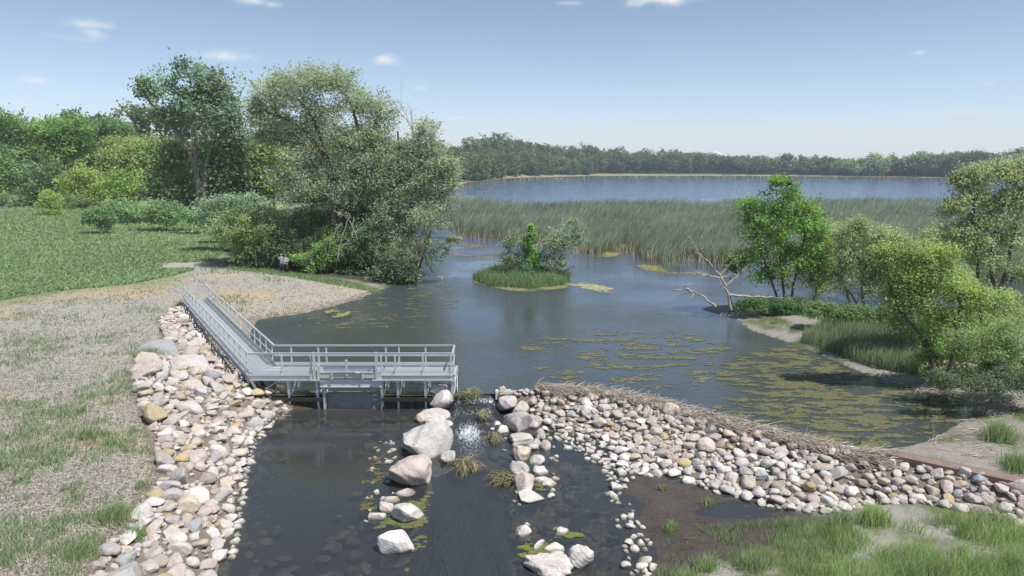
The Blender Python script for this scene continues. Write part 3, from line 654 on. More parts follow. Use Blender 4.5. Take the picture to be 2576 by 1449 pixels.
for rank, i in enumerate(CP):
    x, y, z, rr, key, zone = ROCKS[i]; r = np.random.default_rng(5000+i)
    ind = i in sset; flat = r.uniform(.5, .8); el_ = r.uniform(.78, 1.3); n = (12 if rank < 60 else 7) if ind else 5
    wl = -.7 if below_dam(x, y) > 0 else 0.
    if zone in ('pool', 'leftpool'): z = max(z, wl-rr*.35*r.uniform(.2, 1.2)) if zone == 'pool' else max(z, wl-rr*.3)
    if zone == 'left' and rr > .6: flat *= .62
    lift = rr*flat*(.35 if zone != 'right' else .45)
    cuts = r.choice([7, 11, 15]); v, f = rock_verts((x, y, z+lift), rr*1.12*math.sqrt(el_), rr*1.12/math.sqrt(el_), rr*flat*1.1, r.uniform(0, 6.28), r, n=n, cuts=int(cuts), rough=.06, dmin=.40, tilt=.22)
    c = rock_col(v, key, r, wl if z < wl+.1 else None)
    if z < wl+.15 and key != 'white': c = c*.6+np.array(STONE['white'])*.4
    if ind:
        o = npmesh('riprap_stone', v, f, MT['stone'], c, smooth=True, loc=(x, y, z))
        px, py, _ = inframe(x, y, z); an = ANCH[zone]; q = py if zone in ('left', 'leftpool') else (px if zone == 'right' else py)
        place = [a for t_, a in an if q >= t_][-1]
        big = 'very large' if rr > .62 else 'large' if rr > .42 else 'medium' if rr > .3 else 'small'
        shp = ('flat' if flat < .58 else 'angular' if cuts == 15 else 'rounded' if cuts == 7 else 'blocky'); lg = ' long' if el_ > 1.15 else ''
        side = ''
        if zone in SIDE:
            P_ = BAND if zone == 'left' else BERM
            if zone == 'left': side = ' on the water side' if x > np.interp(y, [18, 26, 33, 45], [-12.2, -13.2, -15.5, -20.5]) else ' on the grass side'
            else: side = ' pond side' if sdist(np.array([x]), np.array([y]), CREST, False)[0] < sdist(np.array([x]), np.array([y]), LOWER, False)[0] else ' pool side'
        base = f'{big} {shp}{lg} {SNAME[key]} stone {place}'; full = base+(','+side if side else '')
        lab = full if len(full.split()) <= 16 else base
        k = used.get(lab, 0); used[lab] = k+1
        tag(o, lab, 'stone', {'left': 'riprap stones on the left bank', 'right': 'stones of the berm', 'pool': 'stones standing in the pool', 'leftpool': 'stones at the left pool edge'}[zone])
    else:
        rest_v.append(v); rest_f.append(f+nn); rest_c.append(c); nn += len(v)
# small filling stones between the riprap
def fillers(P, n, seed):
    global nn
    r = np.random.default_rng(seed); c = r.uniform(P.min(0), P.max(0), (n*3, 2)); c = c[sdist(c[:, 0], c[:, 1], P) > 0][:n]; z = height(c[:, 0], c[:, 1])
    for (x, y), zz in zip(c, z):
        rr = r.uniform(.06, .15); v, f = rock_verts((x, y, zz+rr*.2), rr*1.2, rr, rr*.7, r.uniform(0, 6), r, n=5, cuts=5)
        rest_v.append(v); rest_f.append(f+nn); rest_c.append(rock_col(v, KL[r.integers(len(KL))], r)*.85); nn += len(v)
fillers(BAND, 1500, 31); fillers(BERM, 1300, 32)
o = npmesh('riprap_fill', np.concatenate(rest_v), np.concatenate(rest_f), MT['stone'], np.concatenate(rest_c), smooth=True)
tag(o, 'smaller pale stones filling the left bank band and the berm between the larger ones', 'stones', kind='stuff')
#MARK_B
# ------------------------------------------------------------------ trees: trunk and limbs that reach into clumps of leaves
def leaves_np(c, n, spread, size, asp, r, col, cvar=.22, droop=0., wind=(0, 0, 0), gap=None, lvar=.10):
    """c Kx3 clump centres, n leaves per clump"""
    K = len(c); N_ = K*n
    idx = np.repeat(np.arange(K), n)
    off = r.normal(size=(N_, 3))*spread*np.array((1, 1, .75)); off *= (r.random(N_)**.3)[:, None]
    p = c[idx]+off+np.array(wind)[None, :]*(r.random(N_)**2)[:, None]; p[:, 2] -= droop*np.abs(r.normal(size=N_))*spread
    nr = r.normal(size=(N_, 3))+np.array((.2, -.15, 1.2)); nr /= np.linalg.norm(nr, axis=1)[:, None]
    a = r.normal(size=(N_, 3))+np.array((0, 0, -droop*1.5)); a -= nr*(a*nr).sum(1)[:, None]; a /= np.linalg.norm(a, axis=1)[:, None]+1e-9; b = np.cross(nr, a)
    s = size*r.uniform(.6, 1.35, N_)[:, None]
    v = np.stack([p-a*s, p-b*s*asp+nr*s*.12, p+a*s, p+b*s*asp+nr*s*.12], 1).reshape(-1, 3)
    cc = (1+r.normal(size=K)*cvar)[:, None]*np.array((1, 1, 1)); cc = np.clip(cc, .45, 1.7); warm = r.normal(size=K)*.07
    lc = np.array(col)[None, :]*cc[idx]*(1+r.normal(size=N_)*lvar)[:, None]; lc[:, 0] *= 1+warm[idx]+r.normal(size=N_)*.05; lc[:, 2] *= 1-warm[idx]
    lc = np.clip(lc, .01, .75)
    return v, np.arange(N_*4).reshape(-1, 4), np.repeat(lc, 4, 0)
def curve(p0, p1, r, n=7, sag=.12, up=.15):
    p0 = np.array(p0, float); p1 = np.array(p1, float); t = np.linspace(0, 1, n)[:, None]; L_ = np.linalg.norm(p1-p0)
    m = (p0+p1)/2+r.normal(size=3)*L_*sag+np.array((0, 0, L_*up)); q = (1-t)**2*p0+2*t*(1-t)*m+t**2*p1
    q[1:-1] += r.normal(size=(n-2, 3))*L_*.018; return q
def tree(name, label, cat, px, py, zb, lobes, col, leaf=.12, asp=.5, dens=1.0, trunk=.25, seed=1, group=None, y=None, stems=None, droop=0, wind=(0,0,0),
         clump=.5, cvar=.22, shell=.45, barkm='bark', twig=1.0, limbs=True, under=.3, perclump=34, limb_r=.4, minz=None):
    """px,py foot; lobes (px, py, rx, ry[, depth offset]) in the photograph's frame at the tree's own distance"""
    r = np.random.default_rng(seed)
    if y is None: bx, by = G(px, py, zb)
    else: by = y; bx = P3(px, py, y)[0]
    zb = float(height(np.array([bx]), np.array([by]))[0])-.05
    trunk = trunk*.52; col = (col[0]*4.3, col[1]*3.95, col[2]*5.4)
    root = empty(name, (bx, by, zb), label, cat, group); T = Tubes(); V = []; F = []; C_ = []; nv = 0
    base = np.array((bx, by, zb)); cs = []
    for lb in lobes:
        c = P3(lb[0], lb[1], by+(lb[4] if len(lb) > 4 else 0)); sc = c[1]/FPX*1.02; cs.append((c, lb[2]*sc, lb[3]*sc))
    top = max(c[2]+ry for c, rx, ry in cs); cx = np.mean([c[0] for c, _, _ in cs])
    crown = np.array((cx, by, np.mean([c[2] for c, _, _ in cs])))
    if stems is None: stems = [[(px, py, 0)]]
    paths = []
    for st in stems:
        pts = [base+np.array(((P3(st[0][0], st[0][1], by)[0]-bx), 0, 0))]
        for q in st[1:]: pts.append(P3(q[0], q[1], by+(q[2] if len(q) > 2 else 0)))
        if len(pts) == 1: pts += [base+(crown-base)*.5+r.normal(size=3)*.2, crown]
        pts = np.array(pts); d = np.r_[0, np.cumsum(np.linalg.norm(np.diff(pts, axis=0), axis=1))]; t = np.linspace(0, d[-1], 12)
        q = np.stack([np.interp(t, d, pts[:, k]) for k in range(3)], 1); q[1:-1] = (q[:-2]+2*q[1:-1]+q[2:])/4; q[1:-1] += r.normal(size=(10, 3))*trunk*.2
        rad = trunk*np.linspace(1.15, .42, 12); rad[0] *= 1.35; T.add(q, rad, 8); paths.append((q, rad))
    for (c, rx, ry) in cs:
        rd = (rx+ry)/2*.9; mn = min(rx, ry, rd); cl = min(clump, mn*.55)
        K = int(max(6, dens*5.0*(rx*ry+rx*rd+ry*rd)/(cl*cl)/3.2))
        u = r.normal(size=(K*2, 3)); u /= np.linalg.norm(u, axis=1)[:, None]
        u = u[(u[:, 2] > -under) | (r.random(len(u)) < .35)][:K]
        rr = shell+(1-shell)*r.random(len(u))**.6; 
        lump = 1+.22*np.sin(u@r.normal(size=3)*4+r.uniform(0, 6))+.12*np.sin(u@r.normal(size=3)*8+r.uniform(0, 6))
        p = c+u*(rr*lump)[:, None]*np.array((rx, rd, ry))*.93
        gr = height(p[:, 0], p[:, 1]); p[:, 2] = np.maximum(p[:, 2], gr+.15 if minz is None else minz)
        if len(p) == 0: continue
        near = by < 60; v, f, co = leaves_np(p, int(perclump*(2.1 if near else 1.35)), cl*.9, leaf*(.86 if near else 1.1), asp, r, col, cvar, droop, wind); V.append(v); F.append(f+nv); C_.append(co); nv += len(v)
        if limbs:
            best = min(((np.linalg.norm(q[k]-c), qi, k) for qi, (q, _) in enumerate(paths) for k in range(3, 12) if q[k][2] < c[2]+ry*.3), default=(0, 0, 6))
            q0, r0 = paths[best[1]][0][best[2]], paths[best[1]][1][best[2]]*.75
            L1 = curve(q0, c+np.array((0, 0, -ry*.2)), r, 7, .08, .06); T.add(L1, np.linspace(r0*limb_r*1.6, r0*limb_r*.7, 7), 6)
            nt_ = int(min(len(p), 10*twig+4))
            for k in r.choice(len(p), nt_, replace=False):
                s0 = L1[r.integers(3, 7)]; T.add(curve(s0, p[k], r, 6, .08, .05), np.linspace(r0*limb_r*.5, .008+leaf*.04, 6), 4)
    v, f = T.out(); npmesh('trunk', v, f, MT[barkm], parent=root, smooth=True)
    npmesh('crown', np.concatenate(V), np.concatenate(F), MT['leaf'], np.concatenate(C_), parent=root)
    return root
GR = (.058,.088,.030); OL = (.108,.130,.075); YG = (.097,.124,.042); DK = (.038,.062,.026); GG = (.085,.112,.062); BR_ = (.075,.115,.030)
wd_ = 'trees of the wood edge behind the meadow'
# --- the two tall ones and what stands round them
tree('cottonwood_tree', 'tall cottonwood with forked pale trunk rising above the wood edge left of the willow', 'tree', 497, 520, .5,
     [(480,185,60,34),(545,205,50,40),(400,215,50,30),(372,240,30,28),(585,270,40,40),(500,270,90,55),(450,310,50,30),(560,330,60,40),(400,290,30,22),(520,225,60,45),(595,300,28,26),(600,340,30,24),(470,250,50,34),(360,215,24,20)],
     (.062,.092,.048), leaf=.25, asp=.62, dens=.62, trunk=.85, seed=11, y=122, stems=[[(505,528),(500,440),(490,385),(483,340),(490,270),(500,215)],[(497,528),(497,430),(476,370),(430,320),(400,290),(372,250)],[(510,528),(515,420),(535,350),(560,300)]], clump=1.15, cvar=.25, shell=.3, perclump=30, limb_r=.4, barkm='palebark')
tree('willow_tree', 'largest olive green willow leaning over the people beside the pond', 'willow', 862, 690, .5,
     [(770,200,110,42),(690,230,56,55),(850,215,60,45),(730,260,70,45),(900,270,60,55),(960,290,44,55),(655,300,26,60),(800,290,60,50),(720,330,60,26),(865,360,60,65),(950,390,60,70),(760,390,55,50),(700,450,45,40),(800,470,80,60),(880,480,80,60),(740,500,60,40),(960,470,50,60),(670,345,40,16),(640,275,16,40),(925,345,60,60),(890,425,60,50),(945,450,60,50)],
     OL, leaf=.135, asp=.34, dens=1.0, trunk=.55, seed=12, y=70, stems=[[(862,700),(850,600),(838,500),(830,420),(795,360),(760,315),(700,285),(650,275)],[(866,700),(852,520),(835,430),(800,330),(760,260)],[(870,700),(880,560),(890,440),(930,340),(960,270)],[(862,700),(900,560),(915,420),(905,320),(870,240)]],
     clump=.62, cvar=.16, shell=.25, wind=(.25,0,.1), perclump=34, limb_r=.42, twig=1.6, droop=.3)
tree('willow_tree', 'second willow with bare dead top branches, between the largest willow and the lake', 'willow', 985, 700, .5,
     [(1065,330,34,40),(1040,390,45,50),(1100,420,48,50),(1050,450,60,60),(1120,470,34,60),(1000,400,40,50),(1010,500,60,50),(1090,520,50,40),(1130,430,24,50),(1040,560,50,40),(960,560,50,50),(1085,370,34,36),(1000,450,50,50),(1075,540,50,46),(1020,620,50,50)],
     (.105,.128,.075), leaf=.13, asp=.34, dens=.95, trunk=.38, seed=13, y=69, stems=[[(985,705),(1010,600),(1040,480),(1048,350)],[(990,705),(1000,560),(1005,430),(1000,330)],[(980,705),(1020,600),(1080,520),(1125,470)]],
     clump=.55, cvar=.16, shell=.25, wind=(.2,0,.08), droop=.35, limb_r=.4, twig=1.4)
def dead_limbs(name, label, cat, px, py, y, limbs, r0=.06, seed=1, m='deadwood', z=None, group=None, twigs=4, thin=()):
    r = np.random.default_rng(seed); b = P3(px, py, y)
    if z is not None: b[2] = z
    root = empty(name, b, label, cat, group); 
    for li, lm in enumerate(list(limbs)+list(thin)):
        T = Tubes(); rf = r0 if li < len(limbs) else r0*.32
        pts = np.array([P3(q[0], q[1], y+(q[2] if len(q) > 2 else 0)) for q in lm]); d = np.r_[0, np.cumsum(np.linalg.norm(np.diff(pts, axis=0), axis=1))]
        t = np.linspace(0, d[-1], 14); q = np.stack([np.interp(t, d, pts[:, k]) for k in range(3)], 1); q[1:-1] += r.normal(size=(12, 3))*d[-1]*.008
        rad = rf*(d[-1]/3)**.3*np.linspace(1, .22, 14); T.add(q, rad, 6)
        for k in range(twigs):
            i = r.integers(4, 13); dr = (q[min(i+1, 13)]-q[i-1]); dr /= np.linalg.norm(dr)+1e-9; e = q[i]+(dr*.7+r.normal(size=3)*.55)*d[-1]*r.uniform(.12, .28)
            c = curve(q[i], e, r, 6, .1, .03); T.add(c, np.linspace(rad[i]*.6, .006, 6), 4)
            for _ in range(2): T.add(curve(c[3], c[3]+(dr*.5+r.normal(size=3)*.6)*d[-1]*.1, r, 4, .1, .02), np.linspace(rad[i]*.3, .005, 4), 4)
        v, f = T.out(); npmesh('branch', v, f, MT[m], parent=root, smooth=True)
    return root
dead_limbs('dead_branches', 'bare bleached top branches sticking out above the second willow', 'branches', 1048, 420, 68.5,
     [[(1048,430),(1042,360),(1040,330),(1020,290),(1008,265),(1002,250)],[(1040,335),(1035,300),(1030,268)],[(1046,380),(1062,330),(1075,290)],[(1062,400),(1085,350),(1105,320)],[(1030,310),(1000,275)]], .07, 21, twigs=7)
dead_limbs('dead_branches', 'bare grey limbs reaching left from the crown of the largest willow', 'branches', 800, 420, 66,
     [[(800,420),(760,360),(700,345),(655,350)],[(770,360),(720,310),(665,295),(628,300)],[(740,330),(700,330),(640,325)],[(830,440),(780,350),(740,300),(700,260),(660,240)]], .035, 22, m='bark', twigs=6)
dead_limbs('dead_branches', 'pale dead limbs hanging below the largest willow above the dark bushes', 'branches', 880, 560, 62,
     [[(880,540),(862,590),(850,640),(845,655)],[(890,545),(885,600),(860,620),(845,628)],[(860,560),(832,600),(826,640)],[(880,555),(895,590),(900,612)],[(840,530),(870,545)],[(955,600),(945,640),(940,660)]], .04, 23, twigs=4)
tree('willow_tree', 'drooping willow limb with leaves hanging over the water at the right of the willows', 'willow', 1035, 700, .3,
     [(1100,565,35,26),(1075,600,22,34),(1090,650,30,22),(1070,540,40,28),(1110,630,30,18),(1140,600,22,9)], (.095,.12,.065), leaf=.12, asp=.34, dens=.4, trunk=.2, seed=14, y=66,
     stems=[[(1010,700),(1020,620),(1040,570),(1035,560)],[(1040,570),(1055,610),(1075,660),(1088,685)],[(1040,570),(1090,560),(1150,550)]], clump=.4, droop=.6, shell=.2, twig=1.5)
dead_limbs('dead_branches', 'bare twisted branches reaching right over the channel from the willow clump', 'branches', 1090, 560, 64,
     [[(1080,560),(1120,535),(1145,530),(1160,540)],[(1100,545),(1130,555),(1160,548)],[(1080,520),(1130,480),(1165,445)],[(1120,560),(1145,590),(1165,605)],[(1050,610),(1080,660),(1092,690)]], .05, 24, m='bark', twigs=5)
# --- bushes under the willows
ub = 'bushes under the willows'
def bush(label, px, py, zb, lobes, col, seed, y=None, leaf=.11, group=ub, dens=1.0, cat='bush', name='bush', clump=.42, cvar=.2, asp=.5, trunk=.06, perclump=30, **k):
    return tree(name, label, cat, px, py, zb, lobes, col, leaf=leaf, asp=asp, dens=dens, trunk=trunk, seed=seed, y=y, clump=clump, cvar=cvar, shell=.62, perclump=perclump, under=.7, group=group, twig=.4, **k)
bush('grey green domed shrub behind the big meadow edge bush', 585, 575, .6, [(560,520,60,26),(620,520,65,28),(590,545,80,26)], (.085,.118,.065), 31, y=84, leaf=.14, clump=.5)
bush('big domed willow bush spilling onto the meadow left of the people', 640, 660, .6, [(600,580,72,46),(660,560,60,40),(680,600,70,52),(615,625,48,34),(560,575,40,34)], (.085,.115,.048), 32, y=71, clump=.45)
bush('dark bush right behind the two people', 715, 690, .6, [(690,625,50,55),(745,620,50,60),(720,670,60,22),(650,650,40,34)], (.045,.072,.030), 33, y=70.3)
bush('bright green young shrub just right of the two people', 790, 690, .6, [(755,650,18,20),(800,660,34,30),(825,630,34,36)], (.075,.12,.035), 34, y=67.8, leaf=.12, dens=.6)
bush('deep green bush in the middle under the willow trunks', 850, 695, .6, [(850,620,60,58),(880,660,50,40),(830,680,40,20)], (.05,.085,.030), 35, y=69.5)
bush('dark green bush under the second willow', 930, 700, .6, [(930,620,55,60),(960,660,50,46),(900,690,50,16)], (.050,.078,.034), 36, y=68.5)
bush('twiggy grey green bush at the right tip of the bank', 1010, 712, .3, [(1010,650,38,55),(1030,680,28,34),(975,690,45,26)], (.068,.088,.045), 37, y=65.8, dens=.8)
bush('tall bush filling the space between the willow trunks', 940, 640, .6, [(900,560,60,50),(960,545,60,50),(850,545,50,40),(780,560,60,40)], (.055,.085,.036), 38, y=73)
# --- wood edge
W_ = [
 ('dense dark tree at the left edge of the picture, tallest there', 10, 520, [(15,320,50,42),(40,360,30,40),(-20,340,50,50),(20,400,50,50)], (.060,.098,.032), 185),
 ('leafy grey green tree at the left edge below the tallest one', 15, 525, [(10,420,45,50),(20,480,50,45),(40,450,30,40)], (.070,.108,.045), 172),
 ('broad round topped tree left of the yellow green one', 165, 520, [(150,330,75,42),(190,340,55,40),(120,345,35,30),(170,385,70,36)], (.062,.105,.030), 188),
 ('open crowned tree peeking out right of the broad round topped one', 285, 500, [(280,320,48,22),(305,335,26,20),(250,335,30,22),(290,370,40,40)], (.060,.098,.038), 192),
 ('small dark tree at the foot of the broad round topped one', 120, 525, [(100,470,40,46),(140,450,40,40),(80,500,40,28)], (.055,.088,.036), 170),
 ('yellow green maple, widest of the wood edge', 340, 520, [(340,385,72,44),(300,400,44,50),(385,400,44,50),(340,430,80,50),(280,450,34,40)], YG, 174),
 ('lower yellow green tree left of the widest maple', 215, 525, [(212,455,40,42),(230,490,40,36),(185,480,28,34)], (.100,.132,.034), 166),
 ('round bright bush like tree at the foot of the maple', 320, 525, [(290,470,40,40),(320,500,50,34),(360,480,40,40)], (.082,.122,.032), 160),
 ('dark leafy tree wrapping the lower trunk of the cottonwood, left half', 430, 530, [(440,400,40,44),(430,460,50,60),(460,500,50,40),(400,490,34,40)], (.058,.088,.036), 126),
 ('dark leafy tree wrapping the lower trunk of the cottonwood, right half', 545, 530, [(545,390,54,46),(560,440,60,60),(580,390,44,40),(530,490,60,44)], (.062,.095,.040), 125),
 ('dark thicket tree just right of the cottonwood foot', 620, 530, [(620,390,36,40),(620,450,44,50),(600,490,50,40)], (.060,.09,.036), 130),
 ('dark round tree beyond the left edge of the wood edge', -150, 520, [(-150,370,70,60),(-110,430,60,60),(-190,440,50,50)], (.060,.098,.036), 180),
 ('pale leafy tree further beyond the left edge', -330, 520, [(-330,380,80,60),(-280,440,60,60),(-390,440,60,50)], (.066,.10,.04), 178),
 ('yellow green tree between cottonwood and willow', 690, 530, [(690,380,44,40),(660,430,40,50),(700,450,50,50),(650,470,40,34)], (.098,.13,.036), 132),
 ('dark tree behind the willow crown', 780, 530, [(780,400,60,50),(840,420,60,60),(800,470,70,60),(740,350,30,24)], (.06,.09,.04), 120),
 ('grey green tree between the willow and the lake shore', 920, 530, [(920,440,60,60),(980,460,60,60),(1060,470,50,40),(960,500,80,40)], (.068,.095,.045), 112),
]
for i, (lab, px, py, lb, col, y) in enumerate(W_):
    tree('broadleaf_tree', lab, 'tree', px, py, .6, lb, col, leaf=.30, asp=.6, dens=.9, trunk=.4, seed=50+i, y=y, clump=1.2, cvar=.24, shell=.5, perclump=30, group=wd_, under=.6)
# low shrubs along the meadow
sh = 'low shrubs along the meadow edge'
SH = [('pale low shrub at the far left of the meadow edge', 60, 530, [(50,505,50,18)], (.075,.11,.05), 168), ('rounded shrub at the foot of the wood edge, second from left', 190, 530, [(180,512,45,20)], (.06,.09,.035), 160),
      ('wide low shrub below the maple', 330, 550, [(300,525,45,22),(350,530,50,24)], (.078,.115,.048), 120), ('shrub with grey green leaves left of the cottonwood foot', 420, 560, [(400,535,50,28),(440,540,40,24)], (.075,.115,.05), 108),
      ('bright low shrub under the cottonwood', 500, 565, [(480,545,36,20),(520,548,32,18)], (.08,.125,.05), 104), ('low shrub where the meadow meets the domed shrubs', 545, 590, [(540,560,34,26)], (.07,.105,.045), 92)]
for i, (lab, px, py, lb, col, y) in enumerate(SH): bush(lab, px, py, .6, lb, col, 80+i, y=y, leaf=.2, group=sh, clump=.7)
bush('yellow green little tree standing alone in the meadow at the left', 125, 545, .7, [(125,505,24,22),(122,528,32,16)], (.10,.135,.038), 91, y=140, leaf=.22, group=None, cat='small tree', name='small_tree', clump=.7, trunk=.1)
bush('dark upright bush standing alone in the meadow before the wood edge', 262, 590, .7, [(262,540,24,24),(262,568,15,18),(228,545,22,20)], (.06,.095,.04), 92, y=104, leaf=.16, group=None, cat='bush', clump=.5)
# --- the far wood round the lake: one mass, with the trees that stand out of it built singly
def far_wood():
    r = np.random.default_rng(77); cs = []; hs = []; rs = []
    def add(px, yb, n, dx, hmin, hmax, dy):
        for _ in range(n):
            y = yb+abs(r.normal())*dy; x = P3(px, 440, y)[0]+r.uniform(-dx, dx); cs.append((x, y)); hs.append(r.uniform(hmin, hmax))
    for k in range(1600):
        px = r.uniform(1060, 2750); yb = np.interp(px, [1060, 1180, 1300, 1500, 1800, 2100, 2400, 2750], [330, 425, 556, 650, 660, 606, 545, 500])
        dpt = np.interp(px, [1060, 1700, 2200, 2750], [170, 150, 40, 40]); y = yb+6+r.random()**1.3*dpt; x = P3(px, 440, y)[0]; cs.append((x, y)); hs.append(np.interp(px, [1060, 1300, 1500, 1700, 1850, 2000, 2150, 2300, 2750], [14.5, 14.5, 15, 16, 14.5, 13, 12, 14, 16])*r.uniform(.62, 1.16)*(.7+.6*vnoise(np.array([x]), np.array([y]), 38, 9)[0]))
    for k in range(330):
        px = r.uniform(-120, 1100); y = r.uniform(200, 330); cs.append((P3(px, 440, y)[0], y)); hs.append(r.uniform(13, 18.5) if px > 600 else r.uniform(14, 19))
    cs = np.array(cs); hs = np.array(hs); zg = height(cs[:, 0], cs[:, 1]); P_ = []; col = []
    for (x, y), h, z in zip(cs, hs, zg):
        K = 22; u = r.normal(size=(K, 3)); u /= np.linalg.norm(u, axis=1)[:, None]; u[:, 1] = -np.abs(u[:, 1])*.8+.1
        rx = h*r.uniform(.26, .36); p = np.array((x, y, z+h*.55))+u*np.array((rx, rx, h*.45))*r.uniform(.65, 1, K)[:, None]; P_.append(p)
        col += [np.array([(.14,.20,.09), (.18,.24,.11), (.12,.175,.085), (.21,.255,.13)][r.integers(4)])*r.uniform(.8, 1.15)]*K
    P_ = np.concatenate(P_); col = np.array(col); n = 15; v, f, _ = leaves_np(P_, n, 1.35, .72, .7, r, (1, 1, 1), 0)
    cc = np.repeat(col*(1+r.normal(size=(len(col), 1))*.18), n*4, 0)*np.repeat(1+r.normal(size=(len(P_)*n, 1))*.14, 4, 0)
    o = npmesh('far_wood', v, f, MT['leaf'], np.clip(cc, .01, .4)); tag(o, 'dark green wood stretching along the far shore of the lake and behind the meadow trees', 'woods', kind='stuff')
far_wood()
fg = 'single trees standing out of the far shore wood'
for i, (lab, px, lb) in enumerate([('round topped tree standing out on the far shore', 2205, [(2205,408,30,20),(2205,428,26,16)]), ('tree with layered top on the far shore, right of the round topped one', 2318, [(2318,400,30,16),(2340,418,24,18),(2296,420,24,16)]),
     ('tall tree at the far right of the far shore', 2400, [(2400,408,34,18),(2420,425,34,16)]), ('small open tree crown rising from the middle of the far shore wood', 1980, [(1980,397,14,7),(1980,412,22,14)]),
     ('pair of low rounded trees at the water right of the wood edge', 2130, [(2120,420,22,16),(2145,424,22,16)])]):
    tree('shore_tree', lab, 'tree', px, 446, 1, lb, (.062,.09,.038) if i else (.07,.10,.048), leaf=.75, asp=.7, dens=.9, trunk=.5, seed=120+i, y=575, clump=2.3, shell=.5, group=fg, perclump=22)
# --- the island
bush('grey green willow shrub on the left of the little island', 1290, 712, .4, [(1300,620,28,40),(1275,640,22,40),(1310,660,40,30)], (.085,.112,.062), 131, y=68, group=None, cat='shrub', name='willow_shrub', leaf=.11, dens=.55, asp=.36, clump=.38)
bush('bright green slender young tree in the middle of the little island', 1340, 712, .4, [(1335,610,14,24),(1340,640,18,30),(1335,585,10,16),(1345,665,20,20)], (.072,.12,.032), 132, y=67.5, group=None, cat='small tree', name='young_tree', leaf=.12, dens=.7, clump=.35)
tree('willow_shrub', 'taller olive willow at the right of the little island leaning right', 'willow', 1365, 712, .4, [(1385,625,26,36),(1400,660,34,34),(1390,600,24,24),(1440,575,34,30),(1420,610,34,34),(1455,610,26,30),(1400,690,24,20)], (.092,.118,.066),
     leaf=.11, asp=.36, dens=.42, trunk=.10, seed=133, y=67, stems=[[(1365,715),(1375,680),(1392,650),(1400,600)],[(1372,715),(1395,670),(1425,620),(1450,570)]], clump=.38, shell=.3)
bush('dark green low shrub between the island grasses', 1320, 712, .4, [(1320,685,28,18)], (.05,.085,.035), 134, y=66.6, group=None, cat='shrub', name='low_shrub', leaf=.1)
bush('low bushy growth at the right end of the little island', 1395, 716, .4, [(1390,703,26,14)], (.06,.09,.038), 135, y=65.6, group=None, cat='shrub', name='low_shrub', leaf=.09)
dead_limbs('dead_branches', 'bare bleached branches reaching left over the water from the little island', 'branches', 1290, 690, 69,
     [[(1300,672),(1270,660),(1245,655),(1220,645)],[(1290,675),(1262,668),(1235,672),(1200,665)],[(1295,680),(1260,685),(1240,690)]], .045, 25, twigs=5)
dead_limbs('dead_branches', 'dark fallen snag at the right end of the little island', 'branches', 1425, 700, 68,
     [[(1400,700),(1425,690),(1440,688)],[(1405,700),(1430,702),(1438,708)],[(1410,690),(1430,675),(1445,670)]], .07, 26, m='bark', twigs=5)
dead_limbs('floating_branch', 'bleached driftwood branch floating left of the little island', 'driftwood', 1130, 697, 69,
     [[(1100,697),(1125,695),(1150,697),(1162,700)],[(1120,697),(1130,689),(1128,686)],[(1140,697),(1150,692),(1158,690)],[(1110,700),(1135,702),(1160,703)]], .05, 27, twigs=4)
# --- right side
rg = 'trees on the right bank'
dead_limbs('dead_tree', 'bare fallen dead tree with bleached forked limbs at the tip of the right bank', 'dead tree', 1835, 775, 50.5,
     [[(1840,780),(1832,740),(1815,700),(1790,665),(1760,640),(1748,634)],[(1815,700),(1770,690),(1740,690)],[(1800,772),(1775,750),(1740,733),(1700,727),(1692,729)],[(1832,742),(1880,745),(1930,748),(1990,750)],[(1825,720),(1860,690),(1890,660)],[(1740,733),(1720,720),(1745,712)]], .085, 28, twigs=6, thin=[[(1760,640),(1735,600),(1728,560)],[(1760,640),(1775,610),(1772,560)],[(1800,680),(1790,610),(1795,550)],[(1815,695),(1840,660),(1850,620)]])
dead_limbs('tree_stump', 'short thick grey stump beside the fallen dead tree', 'stump', 1838, 778, 50.8, [[(1840,785),(1838,760),(1836,740)]], .24, 29, m='bark', twigs=0)
tree('broadleaf_tree', 'full green tree standing on the tip of the right bank', 'tree', 1975, 783, .3,
     [(1975,485,44,30),(1880,520,44,30),(1930,530,50,36),(2030,530,44,36),(1990,570,80,46),(1905,570,44,36),(2050,600,34,44),(1940,620,60,44),(1870,655,44,30),(2010,660,60,44),(1950,690,60,34),(1845,660,24,22),(2045,680,30,40),(1960,460,26,16)],
     (.062,.105,.026), leaf=.115, asp=.55, dens=.58, trunk=.17, seed=141, y=51.5, stems=[[(1978,785),(1972,730),(1960,660),(1965,560),(1972,490)],[(1965,785),(1950,730),(1920,650),(1890,560)],[(1985,785),(2000,700),(2020,620),(2035,540)]], clump=.42, cvar=.22, shell=.4, group=rg, perclump=32)
tree('willow_shrub', 'yellow green willow shrub right of the full green tree', 'willow', 2040, 775, .3, [(2060,600,40,50),(2080,660,34,60),(2055,720,30,40),(2110,590,40,34),(2040,640,30,40)], (.105,.13,.05), leaf=.105, asp=.36, dens=.9, trunk=.1, seed=142, y=54.5, clump=.4, shell=.4, group=rg, droop=.2)
tree('willow_tree', 'willow with a pale crooked leaning trunk in the middle of the right bank', 'willow', 2165, 790, .3,
     [(2140,600,50,40),(2180,590,40,36),(2230,600,44,40),(2130,650,40,40),(2190,660,60,40),(2160,570,30,24),(2270,640,44,50),(2230,700,50,34),(2110,700,34,30),(2240,650,50,40),(2200,720,50,34)], (.106,.128,.064), leaf=.105, asp=.4, dens=.85, trunk=.2, seed=143, y=50.5,
     stems=[[(2170,792),(2150,750),(2120,715),(2105,700)],[(2178,792),(2170,750),(2168,700),(2190,640),(2180,590)],[(2150,752),(2120,700),(2110,650)]], clump=.4, shell=.35, group=rg, barkm='palebark')
